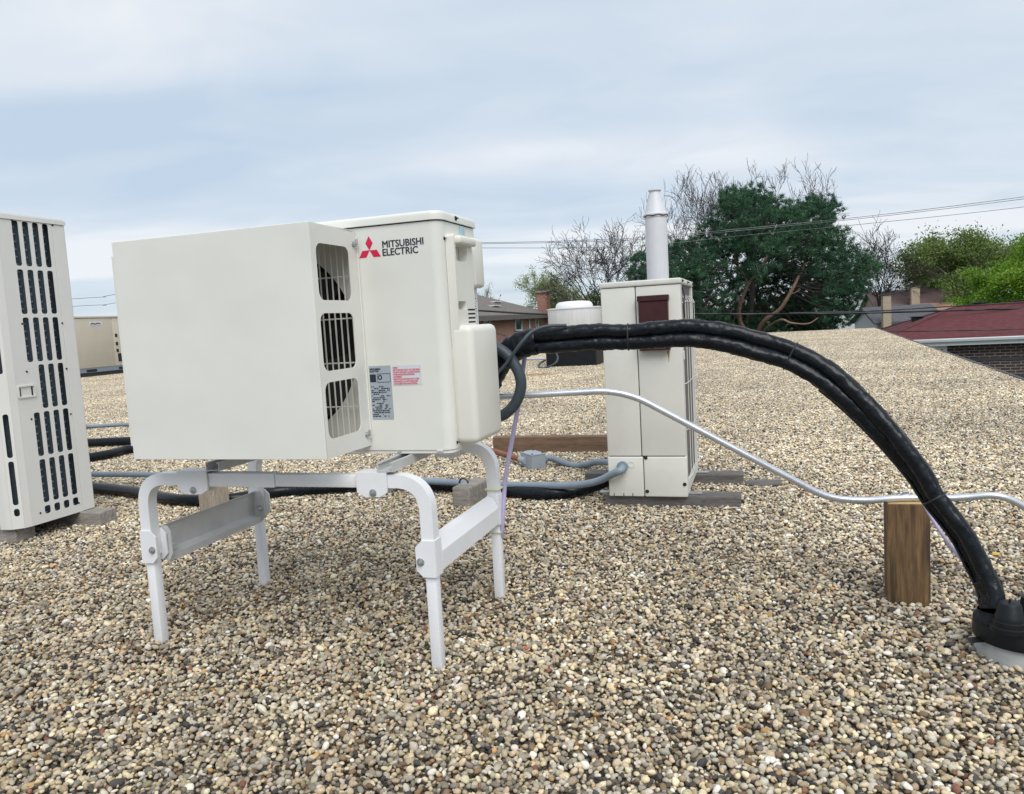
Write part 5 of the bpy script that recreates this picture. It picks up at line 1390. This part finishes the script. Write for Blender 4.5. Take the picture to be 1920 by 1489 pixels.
# columns are vertical in the world: take each column's y from its first slot and keep it
ycol = []
for (x0_, y0_, x1_, y1_) in rowsA[0]:
    mid = ls(*pA((x0_ + x1_) / 2, (y0_ + y1_) / 2)).y; ycol.append(mid)
for k, (x0_, y0_, x1_, y1_) in enumerate([(320, 767, 396, 1135), (402, 752, 477, 1115), (483, 738, 555, 1095), (562, 725, 635, 1075)]):
    ycol[k] = 0.5 * (ycol[k] + ls(*pB((x0_ + x1_) / 2, (y0_ + y1_) / 2)).y)
ycol = [ycol[0] + (ycol[3] - ycol[0]) * k / 3 for k in range(4)]
wcol = (ycol[1] - ycol[0]) * 0.60
zr = [(ls(*pA(420, 147)).z, ls(*pA(460, 536)).z), (ls(*pA(460, 567)).z, ls(*pA(500, 953)).z), (ls(*pA(500, 983)).z, ls(*pA(540, 1368)).z),
      (ls(*pA(545, 1395)).z, ls(*pB(545, 315)).z), (ls(*pB(550, 342)).z, ls(*pB(580, 697)).z), (ls(*pB(585, 724)).z, ls(*pB(615, 1074)).z), (ls(*pB(620, 1100)).z, ls(*pB(625, 1165)).z)]
for ri, (za, zb) in enumerate(zr):
    for ci_, yc in enumerate(ycol):
        if ri == 3 and ci_ == 0: continue
        holes.append(rrect(yc - wcol / 2, yc + wcol / 2, min(za, zb), max(za, zb), 0.0125, 4))
hA, hB = ls(12, 723), ls(61, 746)
hy0, hy1 = LC + 0.012, LC + 0.125
hz1, hz0 = ls(40, 725).z, ls(40, 745).z
out = [(LC + 0.0, LZ0), (seam - 0.002, LZ0), (seam - 0.002, LTZ - 0.034), (LC + 0.0, LTZ - 0.034)]
sp_ = part('side_panel', sheet(out, holes, 0.0025), M['ivory_vrf'], root, lf @ Matrix.Translation((-0.00125, 0, 0)) @ YZ)
# faceted front corner, its middle face pierced by a column of slots
ca = [(-rc + rc * math.cos(math.radians(t)), LC - rc * math.sin(math.radians(t))) for t in (0, 27, 68, 90)]
fy = LC - rc
def lff(px, py):
    mx_, my_ = (ca[1][0] + ca[2][0]) / 2, (ca[1][1] + ca[2][1]) / 2
    nn = Vector((ca[2][1] - ca[1][1], -(ca[2][0] - ca[1][0]), 0)).normalized()
    return lfi @ hit(px, py, lf @ Vector((mx_, my_, 0)), lf.to_3x3() @ nn)
spans = []
for (pt, pb) in (((75, 390), (105, 760)), ((110, 790), (145, 1160)), ((150, 1190), (152, 1255))):
    spans.append((lff(*pB(*pb)).z, lff(*pB(*pt)).z))
hgt = spans[0][1] - spans[0][0]; z_ = hz1 + 0.08
while z_ + hgt < LTZ - 0.07:
    spans.append((z_, z_ + hgt)); z_ += hgt + 0.03
for k in range(3):
    (xa, ya_), (xb, yb_) = ca[k], ca[k + 1]
    wd = math.hypot(xb - xa, yb_ - ya_); ang_ = math.atan2(yb_ - ya_, xb - xa)
    T = Matrix.Translation((xa, ya_, 0)) @ Matrix.Rotation(ang_, 4, 'Z') @ XZ
    H2 = [rrect(wd / 2 - 0.014, wd / 2 + 0.014, a_, b_, 0.0125, 4) for a_, b_ in spans] if k == 1 else []
    part('corner_panel', sheet([(0, LZ0), (wd, LZ0), (wd, LTZ - 0.034), (0, LTZ - 0.034)], H2, 0.0025), M['ivory_vrf'], root, lf @ T)
fx0 = -rc - 0.05
part('front_flange', mkbox(fx0, -rc, fy - 0.0012, fy + 0.0012, LZ0, LTZ - 0.034), M['ivory_vrf'], root, lf)
part('rear_post', mkbox(-0.012, 0.0, seam, 0.0, LZ0, LTZ - 0.034, 0.004), M['ivory_vrf'], root, lf)
part('casing', mkbox(-0.94, -0.004, 0.0005, 0.004, LZ0, LTZ - 0.034), M['ivory_vrf'], root, lf)
bm = bmesh.new(); prism(bm, [(-0.9, fy + 0.03), (-rc - 0.005, fy + 0.03), (-0.034, LC + 0.01), (-0.034, -0.006), (-0.9, -0.006)], 'z', LZ0 + 0.01, LTZ - 0.036)
part('coil', bm, M['coil'], root, lf)
bm = bmesh.new(); z_ = LZ0 + 0.05
while z_ < LTZ - 0.06:
    for yc in ycol: tube(bm, [(-0.034, yc - 0.019, z_), (-0.026, yc, z_), (-0.034, yc + 0.019, z_)], 0.006, 6)
    z_ += 0.043
tag(part('coil_bends', bm, M['copper_tip'], root, lf, 60), 'dull metal coil bends behind the slots', kind='stuff')
bm = bmesh.new(); prism(bm, [(-0.95, fy - 0.006), (-rc + 0.0, fy - 0.006)] + [(x_ + 0.004, y_ - 0.004) for x_, y_ in reversed(ca[1:3])] + [(0.006, LC), (0.006, 0.008), (-0.95, 0.008)], 'z', LTZ - 0.032, LTZ)
bmesh.ops.bevel(bm, geom=[e for e in bm.edges if all(v.co.z > LTZ - 1e-4 for v in e.verts)], offset=0.008, segments=2, affect='EDGES')
part('lid', bm, M['ivory_vrf'], root, lf, 50)
part('lid_gap', mkbox(-0.93, -0.008, LC + 0.004, -0.004, LTZ - 0.0338, LTZ - 0.0325), M['dark'], root, lf)
part('base_pan', mkbox(-0.93, -0.008, LC + 0.01, -0.004, LZ0 - 0.004, LZ0 + 0.008), M['edge'], root, lf)
# carrying grip
gy0, gy1 = LC + 0.004, LC + 0.118
gr = part('grip', sheet(rrect(gy0, gy1, hz0 - 0.006, hz1 + 0.006, 0.006), [rrect(gy0 + 0.009, gy1 - 0.009, hz0 + 0.002, hz1 - 0.003, 0.004)], 0.008), M['ivory_vrf'], root, lf @ Matrix.Translation((0.0035, 0, 0)) @ YZ)
for yy in (gy0 + 0.016, gy1 - 0.020): part('grip_slot', mkbox(0.0003, 0.0012, yy - 0.004, yy + 0.006, hz0 + 0.004, hz1 - 0.005), M['dark'], gr, lf)
bm = bmesh.new()
for px, py in (pA(105, 113), pA(472, 156), pA(199, 1044), pA(560, 1038), pA(240, 1474), pA(598, 1448), pA(112, 1482), pA(79, 1157), pB(563, 8), pB(265, 433), pB(598, 390), pB(143, 444), pB(341, 1227), pB(666, 1142), pB(226, 32), pB(104, 38)):
    q = ls(px, py)
    if q.y > LC + 0.004:
        part('screw', bolt(bmesh.new(), (0.0002, q.y, q.z), (1, 0, 0), 0.0042, 0.0016), M['dark'], root, lf)
# front wire guard beside the flange
bm = bmesh.new()
for k in range(6): tube(bm, [(fx0 - 0.03 - 0.05 * k, fy + 0.012, LZ0 + 0.08), (fx0 - 0.03 - 0.05 * k, fy + 0.012, LTZ - 0.08)], 0.0025, 5)
for z_ in (LZ0 + 0.09, 0.6, 1.1, 1.6): tube(bm, [(fx0 - 0.3, fy + 0.016, z_), (fx0 - 0.005, fy + 0.016, z_)], 0.0025, 5)
tag(part('wire_guard', bm, M['ivory_vrf'], root, lf), 'thin wires over the front coil')
# sleepers under it
A = ground(237, 938, 0.05)
al = lfi @ A
one('timber_sleeper', mkbox(-1.1, max(al.x, 0.15), -0.115, 0.02, -0.02, LZ0 - 0.002, 0.006), M['wood_grey'], 'pale grey timber sleeper sticking out under the back of the slotted unit', 'timber', lf @ Vector((-0.4, -0.05, 0)), lf, yaw=YAW)
one('timber_sleeper', mkbox(-1.1, -rc + 0.02, fy + 0.03, fy + 0.16, -0.02, LZ0 - 0.006, 0.006), M['wood_grey'], 'timber sleeper under the front of the slotted unit', 'timber', lf @ Vector((-0.4, fy, 0)), lf, yaw=YAW)

# ================================================================== pipes, timbers and boxes on the roof
def gp(px, py, z): return ground(px, py, z)
# grey pvc conduit from the tall unit to the left
hub = KF @ Vector((kf(1168, 874).x, -0.012, kf(1168, 874).z))
P = [hub, hub + key * -0.06 + Vector((0, 0, -0.01)), at(1150, 888, 4.40), at(1118, 903, 4.50), at(1070, 910, 4.62)] + [gp(a_, b_, 0.085) for a_, b_ in ((1000, 910), (900, 907), (800, 902), (700, 898), (560, 894), (430, 891), (300, 890.5), (175, 889.5), (60, 889))]
P = spline(P, 6)
root = thing('pvc_conduit', 'long grey blue plastic conduit running low over the gravel into the aged tall unit', 'conduit', frame((P[-1].x, P[-1].y, 0), 0))
part('conduit', mktube(P, 0.0215, 14), M['pvc'], root, smooth=60)
bm = bmesh.new(); cyl(bm, hub - key * 0.02, hub + key * 0.012, 0.032, None, 20); part('hub_fitting', bm, M['pvc'], root, smooth=40)
# black insulated hose lying behind the stand
P = [KF @ Vector((0.02, 0.25, 0.14)), gp(1128, 905, 0.07), gp(1070, 922, 0.045), gp(1000, 925, 0.04), gp(930, 919, 0.04), gp(840, 910, 0.05), gp(760, 906, 0.055), gp(680, 910, 0.05), gp(590, 916, 0.045), gp(520, 922, 0.04), gp(450, 934, 0.04), gp(400, 938, 0.04), gp(330, 937, 0.04), gp(260, 924, 0.045), gp(180, 915, 0.05), gp(60, 906, 0.06)]
P = spline(P, 8)
one('insulated_hose', mktube(P, 0.040, 16, shape=fold(3.0, 0.05)), M['wrap'], 'thick black insulated hose lying on the gravel behind the white stand', 'hose', (P[5].x, P[5].y, 0), smooth=60)
for pts_, r_, lab, nm, mt_ in (([(60, 832), (165, 830), (235, 827), (330, 824), (480, 826)], 0.045, 'upper black insulated hose between the slotted unit and the baffle', 'insulated_hose', 'wrap'),
                               ([(60, 872), (165, 858), (205, 851), (245, 842), (330, 833), (480, 834)], 0.042, 'lower black insulated hose curving up between slotted unit and baffle', 'insulated_hose', 'wrap'),
                               ([(60, 801), (165, 799.5), (235, 796), (420, 790)], 0.024, 'straight grey plastic pipe behind the two black hoses', 'pvc_conduit', 'pvc')):
    P = spline([gp(a_, b_, r_ + 0.01) for a_, b_ in pts_], 8)
    one(nm, mktube(P, r_, 14, shape=fold(5.0, 0.05) if mt_ == 'wrap' else None), M[mt_], lab, 'hose' if mt_ == 'wrap' else 'conduit', (P[0].x, P[0].y, 0), smooth=60)
# brown timber
a, b = gp(925, 849, 0), gp(1150, 848, 0); d = (b - a); L = d.length; ya = math.degrees(math.atan2(d.y, d.x))
tf = frame(a, ya); ht = at(930, 820, a.y).z
one('timber_beam', mkbox(0, L + 0.2, 0, 0.10, -0.02, ht, 0.005), M['wood_brown'], 'brown timber beam lying on the gravel behind the grey junction box', 'timber', a, tf, yaw=ya)
# junction box with its pipes
JY = ground(1030, 879).y
jf = frame((ground(1024, 878).x, ground(1024, 878).y, 0), 24)
root = thing('junction_box', 'grey plastic junction box lying on the gravel between two pipes', 'box', jf)
part('body', mkbox(-0.115, 0.0, 0.0, 0.20, 0.0, 0.105, 0.004), M['jbox'], root, jf)
lidp = part('lid', mkbox(-0.118, 0.003, -0.003, 0.203, 0.1055, 0.114, 0.003), M['jbox'], root, jf)
for a_, b_ in ((-0.10, 0.02), (-0.10, 0.18), (-0.015, 0.02), (-0.015, 0.18)): part('screw', bolt(bmesh.new(), (a_, b_, 0.114), (0, 0, 1), 0.006, 0.002), M['dark'], lidp, jf)
s0 = jf @ Vector((0.0, 0.06, 0.055)); dirx = jf.to_3x3() @ Vector((1, 0, 0))
P = spline([s0, s0 + dirx * 0.08, at(1075, 873, JY), at(1100, 871, JY - 0.1), at(1125, 866, JY - 0.25), KF @ Vector((0.02, 0.45, 0.16))], 8)
part('flexible_pipe', mktube(P, 0.0235, 14, shape=lambda l, t: 1 + 0.03 * math.sin(l * 600)), M['pvc'], root, smooth=70)
bm = bmesh.new(); cyl(bm, s0 - dirx * 0.003, s0 + dirx * 0.028, 0.035, None, 18); part('coupling', bm, M['pvc'], root, smooth=40)
s1 = jf @ Vector((-0.115, 0.10, 0.055)); e1 = gp(925, 846, 0.05)
d1 = (e1 - s1).normalized(); P = [s1, s1 + d1 * 0.10]
part('coupling', mktube(P, 0.026, 14), M['jbox'], root, smooth=40)
P = [s1 + d1 * 0.1005, e1, e1 + d1 * 0.9]
for p_ in P[1:]: p_.z = max(p_.z, 0.03)
part('rusty_pipe', mktube(P, 0.0225, 14, shape=lambda l, t: 1 + 0.05 * mnoise.noise(Vector((l * 30, t, 0)))), M['rustpipe'], root, smooth=60)
# wooden blocks under the conduit
p = ground(389, 962); h_ = at(388, 906, p.y).z
bf = frame((p.x, p.y, 0), -30)
one('wood_block', mkbox(-0.075, 0.075, 0.0, 0.12, -0.02, h_, 0.006), M['wood_pale'], 'pale upright wooden block with a knot behind the stand sleeve', 'wood block', p, bf, yaw=-30)
p = ground(868, 950); h_ = at(868, 914, p.y).z; bf = frame((p.x, p.y, 0), -24)
root = thing('wood_block', 'small grey wooden block under the conduit with a strap on top', 'wood block', bf)
part('block', mkbox(-0.07, 0.05, 0.0, 0.30, -0.02, h_, 0.012, seg=3), M['wood_grey'], root, bf)
bm = mktube([Vector((0.0, 0.03, h_)) + Vector((0.03 * math.cos(a_), 0, 0.03 * math.sin(a_) + 0.02)) for a_ in [math.pi * k / 10 for k in range(11)]], 0.006, 6)
part('pipe_strap', bm, M['edge'], root, bf, 60)
# stray bits on the gravel
def bit(name, px, py, w_, d_, h_, mt_, lab, cat, yaw=0, z=0.006, tilt=(0.1, -0.1)):
    p = ground(px, py, z); rg_ = random.Random(int(px)); pts_ = []
    n_ = 9
    for k in range(n_):
        a_ = 2 * math.pi * k / n_; r_ = rg_.uniform(0.75, 1.1); pts_.append((w_ / 2 * r_ * math.cos(a_), d_ / 2 * r_ * math.sin(a_)))
    bm = bmesh.new(); prism(bm, pts_, 'z', 0, h_); bmesh.ops.bevel(bm, geom=list(bm.edges), offset=min(h_ * 0.3, 0.003), segments=1, affect='EDGES')
    o = one(name, bm, mt_, lab, cat, (0, 0, 0)); o.location = p; o.rotation_euler = (tilt[0], tilt[1], math.radians(yaw)); return o
M['yellow'] = mat('yellow_leaf', (0.62, 0.40, 0.06), 0.6, var=0.2, vscale=60)
M['shell'] = mat('white_shell', (0.68, 0.69, 0.68), 0.5, var=0.1, vscale=40)
M['orange'] = mat('orange_clay', (0.48, 0.14, 0.05), 0.7, var=0.2, vscale=60)
bit('fallen_leaf', 1868, 1039, 0.035, 0.028, 0.003, M['yellow'], 'round yellow leaf on the gravel beyond the roof boot', 'leaf', z=0.010)
bit('white_chip', 1772, 1165, 0.042, 0.02, 0.008, M['shell'], 'long white chip on the gravel between the post and the roof boot', 'chip', 10, z=0.010)
bit('white_chip', 1631, 1163, 0.026, 0.022, 0.012, M['shell'], 'squarish white chip on the gravel in front of the post', 'chip', 30, z=0.010)
bit('clay_chip', 987, 1217, 0.022, 0.016, 0.008, M['orange'], 'small orange clay chip on the gravel right of the stand', 'chip', 0, z=0.010)
lp = spline([gp(708, 1222, 0.012), gp(716, 1234, 0.022), gp(717, 1246, 0.022), gp(708, 1258, 0.018), gp(702, 1268, 0.012)], 6)
M['stem'] = mat('pale_stem', (0.50, 0.54, 0.30), 0.6)
root = thing('plant_sprig', 'pale dry plant sprig lying on the gravel beside the stand leg', 'sprig', frame((lp[0].x, lp[0].y, 0), 0))
part('stem', mktube(lp, lambda t: 0.0022 * (1 - 0.5 * t), 6), M['stem'], root, smooth=60)
bm = bmesh.new(); q = lp[8]
prism(bm, [(q.x, q.y), (q.x + 0.008, q.y - 0.012), (q.x + 0.004, q.y - 0.03), (q.x - 0.004, q.y - 0.02)], 'z', q.z - 0.001, q.z + 0.001); part('leaf', bm, M['stem'], root)
g0 = ground(932, 1080, 0.012); g1 = ground(937, 1096, 0.012)
one('tube_scrap', mktube([g0, g1], 0.006, 10), M['lavender'], 'short cut piece of lavender tube beside the rear stand leg', 'tube', (g0.x, g0.y, 0), smooth=60)

# far wood closing the view beyond the houses
rg = np.random.default_rng(3)
ang = rg.uniform(math.radians(30), math.radians(150), 900); dist = rg.uniform(105, 170, 900)
C_ = np.stack([np.cos(ang) * dist, np.sin(ang) * dist, GZ + rg.uniform(0.5, 1, 900) * rg.uniform(2.5, 6.2, 900)], 1)
V, F = leaves_np(rg, C_, 40, (1.7, 1.7, 1.3), 0.33)
w = one('far_trees', npmesh('far_trees', V, F), M['leaf_dull'], 'distant band of trees along the horizon beyond the houses', 'trees', (0, 130, GZ)); tag(w, kind='stuff')
